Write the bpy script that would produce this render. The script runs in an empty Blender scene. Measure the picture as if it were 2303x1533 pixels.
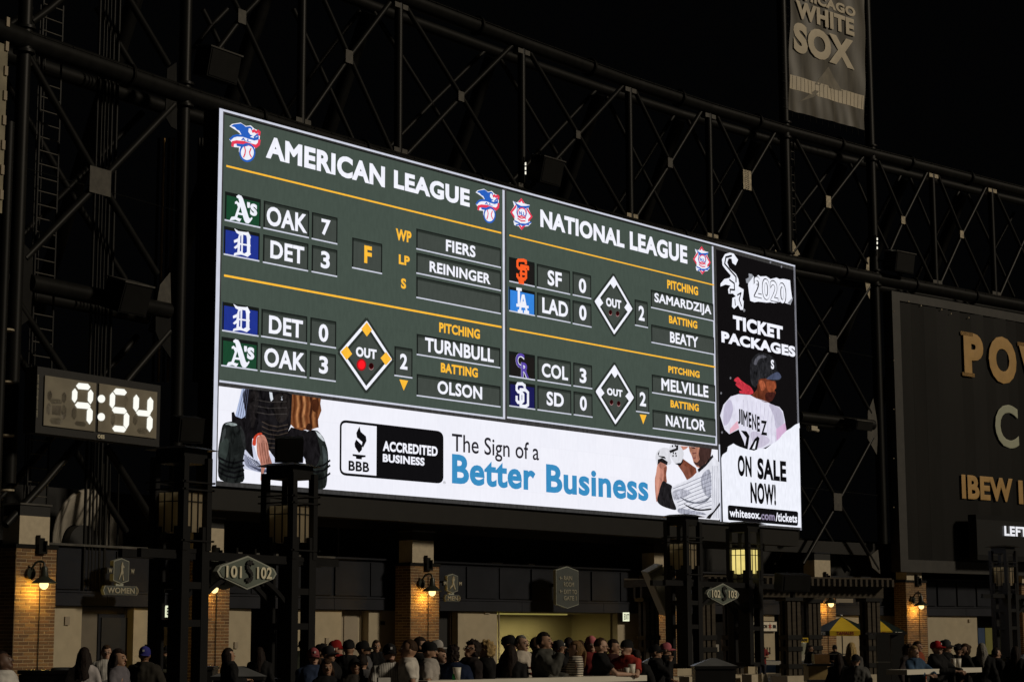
import bpy, math, random
from math import radians, sin, cos, pi
from mathutils import Vector, Matrix, noise
from mathutils.geometry import tessellate_polygon
random.seed(7)
scene = bpy.context.scene
COL = scene.collection

# ------------------------------------------------------------------ camera
CAMZ = 1.80                       # eye height above the concourse floor
FPX, PW, PH = 4360.0, 2303.0, 1533.0
PITCH, PSI, ROLL = radians(8.6360345), radians(50.44389), radians(-0.1752)
cam_data = bpy.data.cameras.new('camera')
cam_data.sensor_width = 36.0
cam_data.lens = FPX / PW * 36.0
cam_data.clip_start = 0.5
cam_data.clip_end = 2000
cam = bpy.data.objects.new('camera', cam_data)
COL.objects.link(cam)
scene.camera = cam
Rz = Matrix.Rotation(-PSI, 3, 'Z')
def cam_dir(x, y):
    c, s = cos(ROLL), sin(ROLL)
    x, y = c*x - s*y, s*x + c*y
    v = Vector((x, cos(PITCH) - y*sin(PITCH), sin(PITCH) + y*cos(PITCH)))
    return Rz @ v
fwd = cam_dir(0, 0)
right = (cam_dir(1, 0) - fwd); up = (cam_dir(0, 1) - fwd)
Mc = Matrix((right, up, -fwd)).transposed().to_4x4()
Mc.translation = Vector((0, 0, CAMZ))
cam.matrix_world = Mc

# ------------------------------------------------------------------ night light
world = bpy.data.worlds.new('World'); scene.world = world; world.use_nodes = True
wn = world.node_tree
bg = wn.nodes['Background']
bg.inputs['Color'].default_value = (0.85, 0.9, 1.0, 1)
bg.inputs['Strength'].default_value = 0.0009
sun_data = bpy.data.lights.new('stadium_floodlight', 'SUN')
sun_data.energy = 1.15
sun_data.angle = radians(7)
sun_data.color = (1.0, 0.86, 0.66)
sun = bpy.data.objects.new('stadium_floodlight', sun_data)
COL.objects.link(sun)
sun.location = (-10, -40, 50)
sun.rotation_euler = Vector((0.40, -1.0, 0.50)).to_track_quat('Z', 'Y').to_euler()
scene.view_settings.view_transform = 'Standard'
scene.view_settings.look = 'None'
scene.view_settings.exposure = 0
scene.view_settings.gamma = 1
scene.view_settings.use_curve_mapping = False
try:
    scene.cycles.max_bounces = 5
    scene.cycles.sample_clamp_indirect = 3
except Exception: pass

# ------------------------------------------------------------------ photo pixel -> place
def ray(px, py): return cam_dir((px - PW/2)/FPX, -(py - PH/2)/FPX)
O = Vector((0, 0, CAMZ))
def atY(px, py, Y):
    r = ray(px, py); return O + r*(Y/r.y)
def atZ(px, py, Z):
    r = ray(px, py); return O + r*((Z-CAMZ)/r.z)
HOR = 1428.7                      # pixel row of the horizon
def atD(px, py, d):               # view depth d
    r = ray(px, py); return O + r*(d/r.dot(fwd))
TP = [(20, 44.6), (28, 46.4), (34.8, 47.75), (41.3, 48.62), (47.4, 49.15), (53.5, 49.42), (60.5, 49.55), (68.2, 49.55), (74.3, 49.28), (80.8, 48.66), (86.8, 47.85), (92, 46.95), (96.4, 46.25), (100.7, 45.6), (112, 43.6), (130, 40)]
def TY(X):
    for (x0, y0), (x1, y1) in zip(TP, TP[1:]):
        if X <= x1 or (x1, y1) == TP[-1]:
            return y0 + (y1-y0)*(X-x0)/(x1-x0)
def atC(px, py, off=0.0):         # point of the pixel on the vertical sheet that follows the stand's plan curve
    r = ray(px, py); Y = 49.0 + off
    for _ in range(25):
        t = Y/r.y; Y = 0.5*Y + 0.5*(TY(t*r.x) + off)
    return O + r*(Y/r.y)
def tang(X):
    return Vector((1, (TY(X+.5)-TY(X-.5)), 0)).normalized()

def lin(c): return c/12.92 if c <= 0.04045 else ((c+0.055)/1.055)**2.4
def S(r, g, b): return (lin(r/255), lin(g/255), lin(b/255))

# ------------------------------------------------------------------ materials
MATS = {}
def mat(name, col, rough=0.6, metal=0.0, var=0.15, scale=6.0, bump=0.0, spec=0.5, stretch=None, coat=0):
    if name in MATS: return MATS[name]
    m = bpy.data.materials.new(name); m.use_nodes = True; nt = m.node_tree
    b = nt.nodes['Principled BSDF']
    b.inputs['Roughness'].default_value = rough; b.inputs['Metallic'].default_value = metal
    b.inputs['Specular IOR Level'].default_value = spec
    if coat: b.inputs['Coat Weight'].default_value = coat
    tc = nt.nodes.new('ShaderNodeTexCoord'); mp = nt.nodes.new('ShaderNodeMapping')
    nt.links.new(tc.outputs['Object'], mp.inputs[0])
    if stretch: mp.inputs['Scale'].default_value = stretch
    n = nt.nodes.new('ShaderNodeTexNoise'); n.inputs['Scale'].default_value = scale; n.inputs['Detail'].default_value = 5
    nt.links.new(mp.outputs[0], n.inputs['Vector'])
    cr = nt.nodes.new('ShaderNodeValToRGB')
    a = 1 - var; z = 1 + var
    cr.color_ramp.elements[0].position = 0.3; cr.color_ramp.elements[1].position = 0.7
    cr.color_ramp.elements[0].color = (col[0]*a, col[1]*a, col[2]*a, 1)
    cr.color_ramp.elements[1].color = (min(1, col[0]*z), min(1, col[1]*z), min(1, col[2]*z), 1)
    nt.links.new(n.outputs['Fac'], cr.inputs[0]); nt.links.new(cr.outputs[0], b.inputs['Base Color'])
    if bump:
        bp = nt.nodes.new('ShaderNodeBump'); bp.inputs['Strength'].default_value = bump; bp.inputs['Distance'].default_value = 0.02
        nt.links.new(n.outputs['Fac'], bp.inputs['Height']); nt.links.new(bp.outputs[0], b.inputs['Normal'])
    MATS[name] = m; return m
def led(r, g, b, strength=1.0, name=None, sample=False, grain=0.05, seams=False, photo=None):
    """picture elements of a lit display: a fixed colour with faint module stripes"""
    k = name or 'led_%d_%d_%d' % (r, g, b)
    if k in MATS: return MATS[k]
    m = bpy.data.materials.new(k); m.use_nodes = True; nt = m.node_tree
    for n in list(nt.nodes):
        if n.type == 'BSDF_PRINCIPLED': nt.nodes.remove(n)
    out = [n for n in nt.nodes if n.type == 'OUTPUT_MATERIAL'][0]
    e = nt.nodes.new('ShaderNodeEmission'); e.inputs['Strength'].default_value = strength
    tc = nt.nodes.new('ShaderNodeTexCoord'); mp = nt.nodes.new('ShaderNodeMapping'); mp.inputs['Scale'].default_value = (5, 1, 1.6)
    nt.links.new(tc.outputs['Object'], mp.inputs[0])
    n = nt.nodes.new('ShaderNodeTexNoise'); n.inputs['Scale'].default_value = 1.5; n.inputs['Detail'].default_value = 6
    nt.links.new(mp.outputs[0], n.inputs['Vector'])
    cr = nt.nodes.new('ShaderNodeValToRGB'); c = S(r, g, b)
    cr.color_ramp.elements[0].position = 0.35; cr.color_ramp.elements[1].position = 0.65
    cr.color_ramp.elements[0].color = tuple(x*(1-grain) for x in c)+(1,)
    cr.color_ramp.elements[1].color = tuple(x*(1+grain) for x in c)+(1,)
    nt.links.new(n.outputs['Fac'], cr.inputs[0]); nt.links.new(cr.outputs[0], e.inputs['Color'])
    if photo:      # mottled tones of a photographic picture
        mp.inputs['Scale'].default_value = (1.6, 1, 0.9); n.inputs['Scale'].default_value = photo; n.inputs['Distortion'].default_value = 1.2; n.inputs['Detail'].default_value = 8
        cr.color_ramp.elements[0].position = 0.3; cr.color_ramp.elements[1].position = 0.72
    if seams:      # cabinets of the display: every cabinet a touch different, hairline joints
        bt = nt.nodes.new('ShaderNodeTexBrick'); bt.offset = 0; bt.inputs['Scale'].default_value = 1
        bt.inputs['Color1'].default_value = (1, 1, 1, 1); bt.inputs['Color2'].default_value = (.972, .974, .98, 1); bt.inputs['Mortar'].default_value = (.95, .95, .955, 1)
        bt.inputs['Mortar Size'].default_value = .012; bt.inputs['Brick Width'].default_value = 1.22; bt.inputs['Row Height'].default_value = 0.92
        sx = nt.nodes.new('ShaderNodeSeparateXYZ'); cx = nt.nodes.new('ShaderNodeCombineXYZ'); nt.links.new(tc.outputs['Object'], sx.inputs[0])
        nt.links.new(sx.outputs[0], cx.inputs[0]); nt.links.new(sx.outputs[2], cx.inputs[1]); nt.links.new(cx.outputs[0], bt.inputs['Vector'])
        mx = nt.nodes.new('ShaderNodeMix'); mx.data_type = 'RGBA'; mx.blend_type = 'MULTIPLY'; mx.inputs[0].default_value = 1
        nt.links.new(cr.outputs[0], mx.inputs[6]); nt.links.new(bt.outputs['Color'], mx.inputs[7]); nt.links.new(mx.outputs[2], e.inputs['Color'])
    nt.links.new(e.outputs[0], out.inputs['Surface'])
    if not sample:
        try: m.cycles.emission_sampling = 'NONE'
        except Exception: pass
    MATS[k] = m; return m

M_STEEL = mat('black_painted_steel', (0.0085, 0.0085, 0.008), 0.42, 0.0, 0.3, 3.0, 0.05, 0.17, (1, 1, .3))
M_STEELB = mat('dull_black_steel', (0.006, 0.006, 0.0055), 0.5, 0.0, 0.25, 3.0, 0, 0.2) if True else mat('x', (0.009, 0.009, 0.0085), 0.5, 0.0, 0.25, 3.0)
M_PLATE = mat('grey_gusset_plate', (0.055, 0.05, 0.04), 0.6, 0, 0.35, 5.0)
M_PLATEL = mat('pale_gusset_plate', (0.42, 0.36, 0.25), 0.6, 0, 0.45, 9.0)  # pale cream plates, a paler tone than the grey ones
M_BLACK = mat('matt_black', (0.010, 0.010, 0.010), 0.7, 0, 0.2, 4)
M_DARK = mat('charcoal_panel', (0.018, 0.020, 0.026), 0.6, 0, 0.18, 1.0, 0, 0.10)
M_DARKB = mat('charcoal_fascia', (0.024, 0.026, 0.033), 0.6, 0, 0.15, 0.7, 0, 0.10)
M_TRIM = mat('bare_metal_coping', (0.30, 0.29, 0.27), 0.28, 0.8, 0.3, 2.0)
M_NECK = None
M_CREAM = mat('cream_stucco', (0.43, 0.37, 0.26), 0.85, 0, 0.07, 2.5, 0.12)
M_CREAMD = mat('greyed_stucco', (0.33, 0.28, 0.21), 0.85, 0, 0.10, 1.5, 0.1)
M_STONE = mat('cast_stone', (0.50, 0.43, 0.31), 0.8, 0, 0.10, 5, 0.2)
M_MORTAR = mat('mortar', (0.50, 0.38, 0.22), 0.9, 0, 0.15, 20)
M_BRICKS = [mat('brick_%s' % n, c, 0.85, 0, 0.22, 30, 0.3) for n, c in
            (('red', (0.20, 0.105, 0.045)), ('brown', (0.16, 0.088, 0.038)), ('orange', (0.24, 0.135, 0.052)), ('dark', (0.125, 0.068, 0.032)))]
M_FLOOR = mat('concourse_concrete', (0.07, 0.066, 0.06), 0.8, 0, 0.3, 0.6, 0.1)
M_HOUSE = mat('board_housing', (0.010, 0.0095, 0.0085), 0.6, 0, 0.15, 2, 0, 0.3)
M_GLASSOFF = mat('unlit_lantern_glass', (0.42, 0.36, 0.26), 0.35, 0, 0.12, 3)
M_SIGN = mat('grey_green_sign', (0.13, 0.155, 0.13), 0.5, 0, 0.08, 4)
M_SIGNEDGE = mat('sign_rim', (0.34, 0.36, 0.31), 0.5, 0, 0.08, 4)
M_SIGNTXT = mat('sign_lettering', (0.75, 0.70, 0.52), 0.5, 0, 0.05, 4)
M_SIGNTXTD = mat('dull_sign_lettering', (0.36, 0.34, 0.26), 0.5, 0, 0.05, 4)
M_SIGND = mat('dark_sign_face', (0.065, 0.075, 0.072), 0.5, 0, 0.08, 4)
M_WHITE = mat('white_laminate', (0.78, 0.74, 0.64), 0.4, 0, 0.04, 3)
M_SPK = mat('speaker_grille', (0.006, 0.006, 0.006), 0.7, 0, 0.2, 30, 0, .15)
M_SPKW = mat('pale_speaker_case', (0.50, 0.45, 0.34), 0.6, 0, 0.08, 3)
M_SPKG = mat('pale_speaker_grille', (0.17, 0.16, 0.12), 0.7, 0, 0.15, 40)
M_BIN = mat('black_bin_plastic', (0.018, 0.018, 0.018), 0.4, 0, 0.2, 3)
M_LID = mat('brushed_steel_lid', (0.24, 0.25, 0.26), 0.35, 0.3, 0.2, 3)
M_WOOD = mat('brown_timber', (0.055, 0.044, 0.030), 0.8, 0, 0.3, 3, 0.2, 0.3, (1, 1, 6))

def translucent(m, k=.5):
    nt = m.node_tree; b = nt.nodes['Principled BSDF']; out = [n for n in nt.nodes if n.type == 'OUTPUT_MATERIAL'][0]
    t = nt.nodes.new('ShaderNodeBsdfTranslucent'); t.inputs['Color'].default_value = (1, .93, .75, 1)
    mx = nt.nodes.new('ShaderNodeMixShader'); mx.inputs[0].default_value = k
    nt.links.new(b.outputs[0], mx.inputs[1]); nt.links.new(t.outputs[0], mx.inputs[2]); nt.links.new(mx.outputs[0], out.inputs['Surface'])
translucent(M_GLASSOFF, .55)
# ------------------------------------------------------------------ mesh builder
class MB:
    def __init__(s): s.v = []; s.f = []; s.m = []; s.sm = []
    def add(s, vs, fs, mi=0, smooth=False):
        b = len(s.v); s.v += [tuple(p) for p in vs]
        for f in fs: s.f.append(tuple(i+b for i in f)); s.m.append(mi); s.sm.append(smooth)
        return s
    def box(s, c, d, rz=0.0, mi=0, R=None):
        x, y, z = d[0]/2, d[1]/2, d[2]/2
        vs = [Vector((i*x, j*y, k*z)) for k in (-1, 1) for j in (-1, 1) for i in (-1, 1)]
        Rm = R if R is not None else Matrix.Rotation(rz, 3, 'Z')
        c = Vector(c)
        return s.add([c + Rm @ p for p in vs], [(0, 2, 3, 1), (4, 5, 7, 6), (0, 1, 5, 4), (2, 6, 7, 3), (0, 4, 6, 2), (1, 3, 7, 5)], mi)
    def bar(s, a, b, w, h=None, mi=0):          # rectangular bar from a to b
        a, b = Vector(a), Vector(b); d = b-a; L = d.length
        q = d.to_track_quat('Y', 'Z').to_matrix()
        return s.box((a+b)/2, (w, L, h or w), mi=mi, R=q)
    def tube(s, a, b, r0, r1=None, n=10, mi=0, caps=True, smooth=True):
        a, b = Vector(a), Vector(b); r1 = r0 if r1 is None else r1
        q = (b-a).to_track_quat('Z', 'Y').to_matrix(); vs = []
        for p, r in ((a, r0), (b, r1)):
            for i in range(n):
                t = 2*pi*i/n; vs.append(p + q @ Vector((r*cos(t), r*sin(t), 0)))
        s.add(vs, [(i, (i+1) % n, n+(i+1) % n, n+i) for i in range(n)], mi, smooth)
        if caps: s.add(vs, [tuple(reversed(range(n))), tuple(range(n, 2*n))], mi)
        return s
    def wall(s, A, B, z0, z1, thick, mi=0, proud=0.0):    # upright slab whose front face runs A->B in plan
        A = Vector((A[0], A[1], 0)); B = Vector((B[0], B[1], 0)); t = (B-A).normalized(); n = Vector((-t.y, t.x, 0))
        A2 = A - n*proud; B2 = B - n*proud; C2 = B + n*thick; D2 = A + n*thick
        vs = [Vector((p.x, p.y, z)) for z in (z0, z1) for p in (A2, B2, C2, D2)]
        return s.add(vs, [(3, 2, 1, 0), (4, 5, 6, 7), (0, 1, 5, 4), (1, 2, 6, 5), (2, 3, 7, 6), (3, 0, 4, 7)], mi)
    def lathe(s, prof, c=(0, 0, 0), n=20, mi=0, R=None, smooth=True, a0=0, a1=2*pi):
        full = abs(a1-a0-2*pi) < 1e-6; m = n if full else n+1
        vs = []; c = Vector(c)
        for r, z in prof:
            for i in range(m):
                t = a0+(a1-a0)*i/n; p = Vector((r*cos(t), r*sin(t), z))
                vs.append(c + (R @ p if R is not None else p))
        fs = []
        for j in range(len(prof)-1):
            for i in range(n):
                k = (i+1) % m
                fs.append((j*m+i, j*m+k, (j+1)*m+k, (j+1)*m+i))
        return s.add(vs, fs, mi, smooth)
    def ell(s, c, r, n=12, k=8, mi=0, R=None, fn=None):
        vs = []; c = Vector(c)
        for j in range(k+1):
            ph = pi*j/k
            for i in range(n):
                t = 2*pi*i/n; u = Vector((sin(ph)*cos(t), sin(ph)*sin(t), cos(ph)))
                p = Vector((u.x*r[0], u.y*r[1], u.z*r[2]))
                if fn: p = fn(u, p)
                vs.append(c + (R @ p if R is not None else p))
        fs = [(j*n+i, (j+1)*n+i, (j+1)*n+(i+1) % n, j*n+(i+1) % n) for j in range(k) for i in range(n)]
        return s.add(vs, fs, mi, True)
    def prism(s, pts, n, depth, mi=0, mside=None):   # flat outline (3D points) extruded along n
        n = Vector(n)*depth; k = len(pts); P = [Vector(p) for p in pts]
        tris = tessellate_polygon([P])
        s.add(P, [tuple(t) for t in tris], mi); s.add([p+n for p in P], [tuple(reversed(t)) for t in tris], mi)
        return s.add(P + [p+n for p in P], [(i, (i+1) % k, k+(i+1) % k, k+i) for i in range(k)], mi if mside is None else mside)
    def mesh(s, name, mats):
        me = bpy.data.meshes.new(name); me.from_pydata(s.v, [], s.f)
        for m in (mats if isinstance(mats, (list, tuple)) else [mats]): me.materials.append(m)
        me.polygons.foreach_set('material_index', s.m); me.polygons.foreach_set('use_smooth', s.sm)
        me.update(); return me
    def build(s, name, mats, parent=None, label=None):
        return link(name, s.mesh(name, mats), parent, label)
def link(name, me, parent=None, label=None, loc=None, rz=None):
    o = bpy.data.objects.new(name, me); COL.objects.link(o)
    if parent:
        o.parent = parent
        if loc is None: o.matrix_parent_inverse = WINV[parent.name]
    if loc is not None: o.location = loc
    if rz is not None: o.rotation_euler[2] = rz
    if label: o['label'] = label
    WINV[o.name] = WINV[parent.name] if parent else Matrix.Identity(4)
    if parent: WINV[o.name] = Matrix.Identity(4)
    return o
WINV = {}
def thing(name, label, cat, loc=(0, 0, 0), group=None, rz=0.0, local=False):
    o = bpy.data.objects.new(name, None); COL.objects.link(o); o.empty_display_size = 0.2
    o.location = loc; o.rotation_euler[2] = rz
    o['label'] = label; o['category'] = cat
    if group: o['group'] = group
    WINV[o.name] = Matrix.Identity(4) if local else (Matrix.Translation(Vector(loc)) @ Matrix.Rotation(rz, 4, 'Z')).inverted()
    return o
def tag(o, label, cat, group=None):
    o['label'] = label; o['category'] = cat
    if group: o['group'] = group
    return o
def kind(o, k): o['kind'] = k; return o
def dup_tree(o, parent=None, loc=None, rz=None):
    c = o.copy(); COL.objects.link(c)
    if parent: c.parent = parent
    if loc is not None: c.location = loc
    if rz is not None: c.rotation_euler[2] = rz
    WINV[c.name] = WINV.get(o.name, Matrix.Identity(4))
    for ch in list(o.children): dup_tree(ch, c)
    return c

# ------------------------------------------------------------------ lettering
TXT = {}
def text_mesh(body, weight):
    k = (body, weight)
    if k in TXT: return TXT[k]
    cu = bpy.data.curves.new('lettering', 'FONT'); cu.body = body; cu.resolution_u = 4
    cu.bevel_depth = weight; cu.bevel_resolution = 0
    if weight > 0.02: cu.space_character = 1.0 + weight*1.6
    ob = bpy.data.objects.new('t', cu); COL.objects.link(ob)
    dg = bpy.context.evaluated_depsgraph_get(); dg.update()
    me = bpy.data.meshes.new_from_object(ob.evaluated_get(dg)); bpy.data.objects.remove(ob)
    V = [v.co.copy() for v in me.vertices]; F = [tuple(p.vertices) for p in me.polygons]
    xs = [v.x for v in V]; ys = [v.y for v in V]
    r = (V, F, min(xs), max(xs), min(ys), max(ys)); TXT[k] = r
    bpy.data.meshes.remove(me); return r
def text_into(mb, body, A, ex, ez, w, h, n, weight=0.03, mi=0, depth=0.01):
    """lettering fitted into the rectangle with corner A, width w along ex, height h along ez, normal n to the viewer"""
    V, F, x0, x1, y0, y1 = text_mesh(body, weight)
    vs = [A + ex*((v.x-x0)/(x1-x0)*w) + ez*((v.y-y0)/(y1-y0)*h) + n*(v.z/max(weight, 1e-4)*depth*0.5 + depth*0.5) for v in V]
    mb.add(vs, F, mi)
# ------------------------------------------------------------------ ground and open ground behind the stand
g = MB(); g.add([(-60, -30, 0), (420, -30, 0), (420, 400, 0), (-60, 400, 0)], [(0, 1, 2, 3)])
kind(g.build('ground', M_FLOOR), 'structure')

# ------------------------------------------------------------------ video board
YB = 48.0
board = thing('video_board', 'giant lit video board showing league scores, banner advert and ticket advert', 'video board', (61, YB, 4))
def BP(px, py, k=0):
    p = atY(px, py, YB); p.y = YB - 0.05 - 0.006*k; return p
def Zm(z, pts): return [(z[0]+x/z[2], z[1]+y/z[2]) for x, y in pts]
ZA = (470, 230, 4.38); ZB = (470, 560, 3.833); ZC = (850, 380, 2.643); ZD = (1120, 430, 4.4288); ZE = (1120, 700, 4.4288)
ZF = (460, 860, 3.9707); ZG = (1400, 960, 5.483); ZH = (1590, 530, 3.0667)
NV = Vector((0, -1, 0)); EX = Vector((1, 0, 0)); EZ = Vector((0, 0, 1))
def smooth_loop(P, n=4):
    out = []; k = len(P)
    for i in range(k):
        a, b, c, d = (Vector(P[(i+j-1) % k]) for j in range(4))
        for s in range(n):
            t = s/n
            out.append(0.5*((2*b)+(-a+c)*t+(2*a-5*b+4*c-d)*t*t+(-a+3*b-3*c+d)*t**3))
    return [(p.x, p.y) for p in out]
def photo_mats(o, keep=()):
    for i, m in enumerate(o.data.materials):
        if m.name in keep: continue
        n = [x for x in m.node_tree.nodes if x.type == 'VALTORGB'][0]; a = n.color_ramp.elements[0].color; b = n.color_ramp.elements[1].color
        c = [(a[j]+b[j])/2 for j in range(3)]; lum = max(c)
        sr = [255*(1.055*v**(1/2.4)-.055 if v > .0031308 else v*12.92) for v in c]
        g = .10 if lum > .6 else (.42 if lum > .03 else .75)
        o.data.materials[i] = led(*[int(v) for v in sr], name='photo_'+m.name, grain=g, photo=1.6 if lum > .6 else 2.6)
class Art:
    """flat picture content of a screen: one mesh, several lit colours"""
    def __init__(s, shift=None): s.mb = MB(); s.mats = []; s.shift = shift
    def mi(s, m):
        if m not in s.mats: s.mats.append(m)
        return s.mats.index(m)
    def _p(s, q, k):
        p = BP(q[0], q[1], k)
        if s.shift: p = p + s.shift
        return p
    def poly(s, m, pts, z=None, k=2, sm=False):
        if z: pts = Zm(z, pts)
        if sm: pts = smooth_loop(pts)
        P = [s._p(q, k) for q in pts]
        tri = tessellate_polygon([[Vector((p.x, p.z, 0)) for p in P]])
        s.mb.add(P, [tuple(t) for t in tri], s.mi(m)); return s
    def line(s, m, pts, w, z=None, k=3, closed=False):
        if z: pts = Zm(z, pts)
        P = [s._p(q, k) for q in pts]
        if closed: P.append(P[0])
        for i, (a, b) in enumerate(zip(P, P[1:])):
            d = (b-a).normalized(); n = Vector((-d.z, 0, d.x))*w/2; e = d*w*0.3
            o = Vector((0, -0.0004*(i % 3), 0))
            s.mb.add([a-e-n+o, b+e-n+o, b+e+n+o, a-e+n+o], [(0, 1, 2, 3)], s.mi(m))
        return s
    def disc(s, m, c, rx, ry, z=None, k=3, n=20):
        return s.poly(m, [(c[0]+rx*cos(2*pi*i/n), c[1]+ry*sin(2*pi*i/n)) for i in range(n)], z, k)
    def text(s, m, body, lb, rt, z=None, k=4, w=0.035, bot=None, top=None):
        if z:
            lb, rt = Zm(z, [lb, rt])
            if bot: bot = Zm(z, [bot])[0]
            if top: top = Zm(z, [top])[0]
        a = s._p(lb, k); b = s._p(rt, k)
        za = s._p(bot, k).z if bot else a.z; zb = s._p(top, k).z if top else b.z
        text_into(s.mb, body, Vector((a.x, a.y, za)), EX, EZ, b.x-a.x, zb-za, NV, w, s.mi(m), 0.004); return s
    def rect(s, m, tl, br, z=None, k=1):
        if z: tl, br = Zm(z, [tl, br])
        a = s._p(tl, k); b = s._p(br, k)
        s.mb.add([(a.x, a.y, b.z), (b.x, a.y, b.z), (b.x, a.y, a.z), (a.x, a.y, a.z)], [(0, 1, 2, 3)], s.mi(m)); return s
    def build(s, name, parent, label=None): return s.mb.build(name, s.mats, parent, label)

L_GREEN = led(70, 81, 73, name='led_board_green', sample=True, grain=0.05, seams=True)
L_GREENB = led(66, 72, 67, name='led_box_green')
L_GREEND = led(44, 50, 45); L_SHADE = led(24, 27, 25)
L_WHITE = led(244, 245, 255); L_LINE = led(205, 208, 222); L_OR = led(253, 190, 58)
L_BEZ = led(58, 57, 56, name='led_bezel', grain=0.22)
L_BANNER = led(243, 243, 252, name='led_banner_white', sample=True, grain=0.015, seams=True)
L_BLACK = led(17, 15, 16); L_BLACK2 = led(34, 34, 38); L_BLUE = led(58, 140, 192)
L_RED = led(255, 30, 40); L_DRED = led(70, 10, 14)

hb = MB(); tl = atY(491, 244, YB); br = atY(1801, 1192, YB)
X0, X1, ZT, ZBt = tl.x, br.x, tl.z, br.z
hb.box(((X0+X1)/2, YB+0.36, (ZT+ZBt)/2), (X1-X0, 0.74, ZT-ZBt))
hb.build('housing', M_HOUSE, board)
sk = MB()
sk.box(((X0+X1)/2, YB+0.4, ZBt-0.38), (X1-X0-0.1, 0.6, 0.74)); sk.build('skirt', M_HOUSE, board)

# bezel drawn by the display round its four pictures
a = Art(); e = 0.03
def wrect(art, m, xa, xb, za, zb, k):
    y = YB-0.05-0.006*k; art.mb.add([(xa, y, za), (xb, y, za), (xb, y, zb), (xa, y, zb)], [(0, 1, 2, 3)], art.mi(m))
wrect(a, L_BEZ, X0+.02, X1-.02, ZBt+.02, ZT-.02, 0)
wrect(a, L_LINE, X0, X0+0.17, ZBt, ZT, 1); wrect(a, L_LINE, X0+0.17, X1, ZT-0.075, ZT, 1)
wrect(a, led(120, 120, 128), X1-0.16, X1, ZBt, ZT-0.08, 1)
a.build('bezel', board)
def pane(name, m, tlp, brp, k=1, label=None):
    A = BP(*tlp); B = BP(*brp); art = Art(); wrect(art, m, A.x, B.x, B.z, A.z, k)
    o = art.build(name, board, label); return o, A, B
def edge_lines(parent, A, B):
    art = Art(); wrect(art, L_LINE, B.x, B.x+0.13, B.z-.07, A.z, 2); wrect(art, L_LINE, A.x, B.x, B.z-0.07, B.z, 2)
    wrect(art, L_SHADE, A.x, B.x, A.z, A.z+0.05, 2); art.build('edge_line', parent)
AL, A0, A1 = pane('league_panel', L_GREEN, (502.4, 258.5), (1128.5, 938), label='dark green panel of American League scores')
edge_lines(AL, A0, A1)
NL, B0, B1 = pane('league_panel', L_GREEN, (1136.4, 429), (1606.5, 998), label='dark green panel of National League scores')
edge_lines(NL, B0, B1)
BN, C0, C1 = pane('banner_panel', L_BANNER, (489.5, 868), (1615, 1169), label='white banner advert with crouching catcher and batter')
TK, D0, D1 = pane('ticket_panel', L_BLACK, (1608, 561), (1799, 1186), label='black and white ticket advert with a player from behind')
art = Art(); wrect(art, L_BEZ, C1.x, D0.x, D1.z, B1.z, 2); wrect(art, L_LINE, D0.x-0.10, D0.x, D1.z, B1.z, 3); art.build('edge_line', BN)

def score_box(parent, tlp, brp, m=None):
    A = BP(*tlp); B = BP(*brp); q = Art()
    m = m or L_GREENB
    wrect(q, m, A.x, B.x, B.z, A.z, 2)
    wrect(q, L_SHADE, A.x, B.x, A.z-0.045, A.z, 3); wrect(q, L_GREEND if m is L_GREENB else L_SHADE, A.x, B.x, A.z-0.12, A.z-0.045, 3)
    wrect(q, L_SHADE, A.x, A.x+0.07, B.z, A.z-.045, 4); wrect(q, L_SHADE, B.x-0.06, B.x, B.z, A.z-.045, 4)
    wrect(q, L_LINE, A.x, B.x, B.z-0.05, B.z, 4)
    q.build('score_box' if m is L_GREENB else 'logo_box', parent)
def word(parent, body, lb, rt, m=L_WHITE, w=0.031, **kw):
    q = Art(); q.text(m, body, lb, rt, w=w, **kw); q.build('lettering', parent)
def rule(parent, a_, b_):
    A = BP(*a_); B = BP(*b_); q = Art(); wrect(q, L_OR, A.x, B.x, B.z, A.z, 3); q.build('rule_line', parent)

LG = led(28, 70, 46); LB_ = led(34, 52, 140); LK = led(30, 27, 26); LDB = led(54, 132, 220); LNV = led(28, 28, 84)
for tlp, brp in [((590, 451.5), (691.5, 533.7)), ((698.3, 477.3), (755.4, 547.8)), ((588.7, 527.3), (689.7, 608.3)), ((698, 550.8), (755, 620.8)),
                 ((789, 534.3), (856, 614.3)), ((584.8, 694.4), (687.3, 770.8)), ((694.9, 713.4), (752.5, 781.2)), ((583, 771.3), (686, 847)), ((693.8, 788.3), (751.8, 856.1)),
                 ((933.2, 514.3), (1123.2, 600.6)), ((933.2, 568), (1123.2, 652.4)), ((933.2, 622.2), (1123.2, 704.3)), ((934, 750.8), (1121.7, 825.7)), ((934, 840.8), (1122.4, 913.5)), ((884, 778), (924.2, 848.4))]:
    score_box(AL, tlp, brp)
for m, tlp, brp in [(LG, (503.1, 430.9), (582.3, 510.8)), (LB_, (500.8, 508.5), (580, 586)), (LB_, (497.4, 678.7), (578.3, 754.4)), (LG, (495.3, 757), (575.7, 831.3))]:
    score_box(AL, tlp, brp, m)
for tlp, brp in [((1204, 593), (1279.2, 660.8)), ((1284.4, 610.6), (1326.6, 670.7)), ((1204.7, 657.6), (1279.9, 724.4)), ((1284.4, 675), (1327.3, 734.5)), ((1424.2, 673.2), (1454.2, 735.7)),
                 ((1460.5, 651.3), (1602, 720.8)), ((1461.4, 729.4), (1603.6, 796)), ((1205.3, 800.5), (1281, 865.5)), ((1286, 814.7), (1328.9, 872.7)), ((1205.3, 866.6), (1281.7, 930.3)),
                 ((1286.6, 879.5), (1329.5, 936.6)), ((1426.4, 866.4), (1457.1, 927.6)), ((1462.8, 841.6), (1606, 904.3)), ((1464.3, 920.8), (1607, 980.7))]:
    score_box(NL, tlp, brp)
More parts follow.
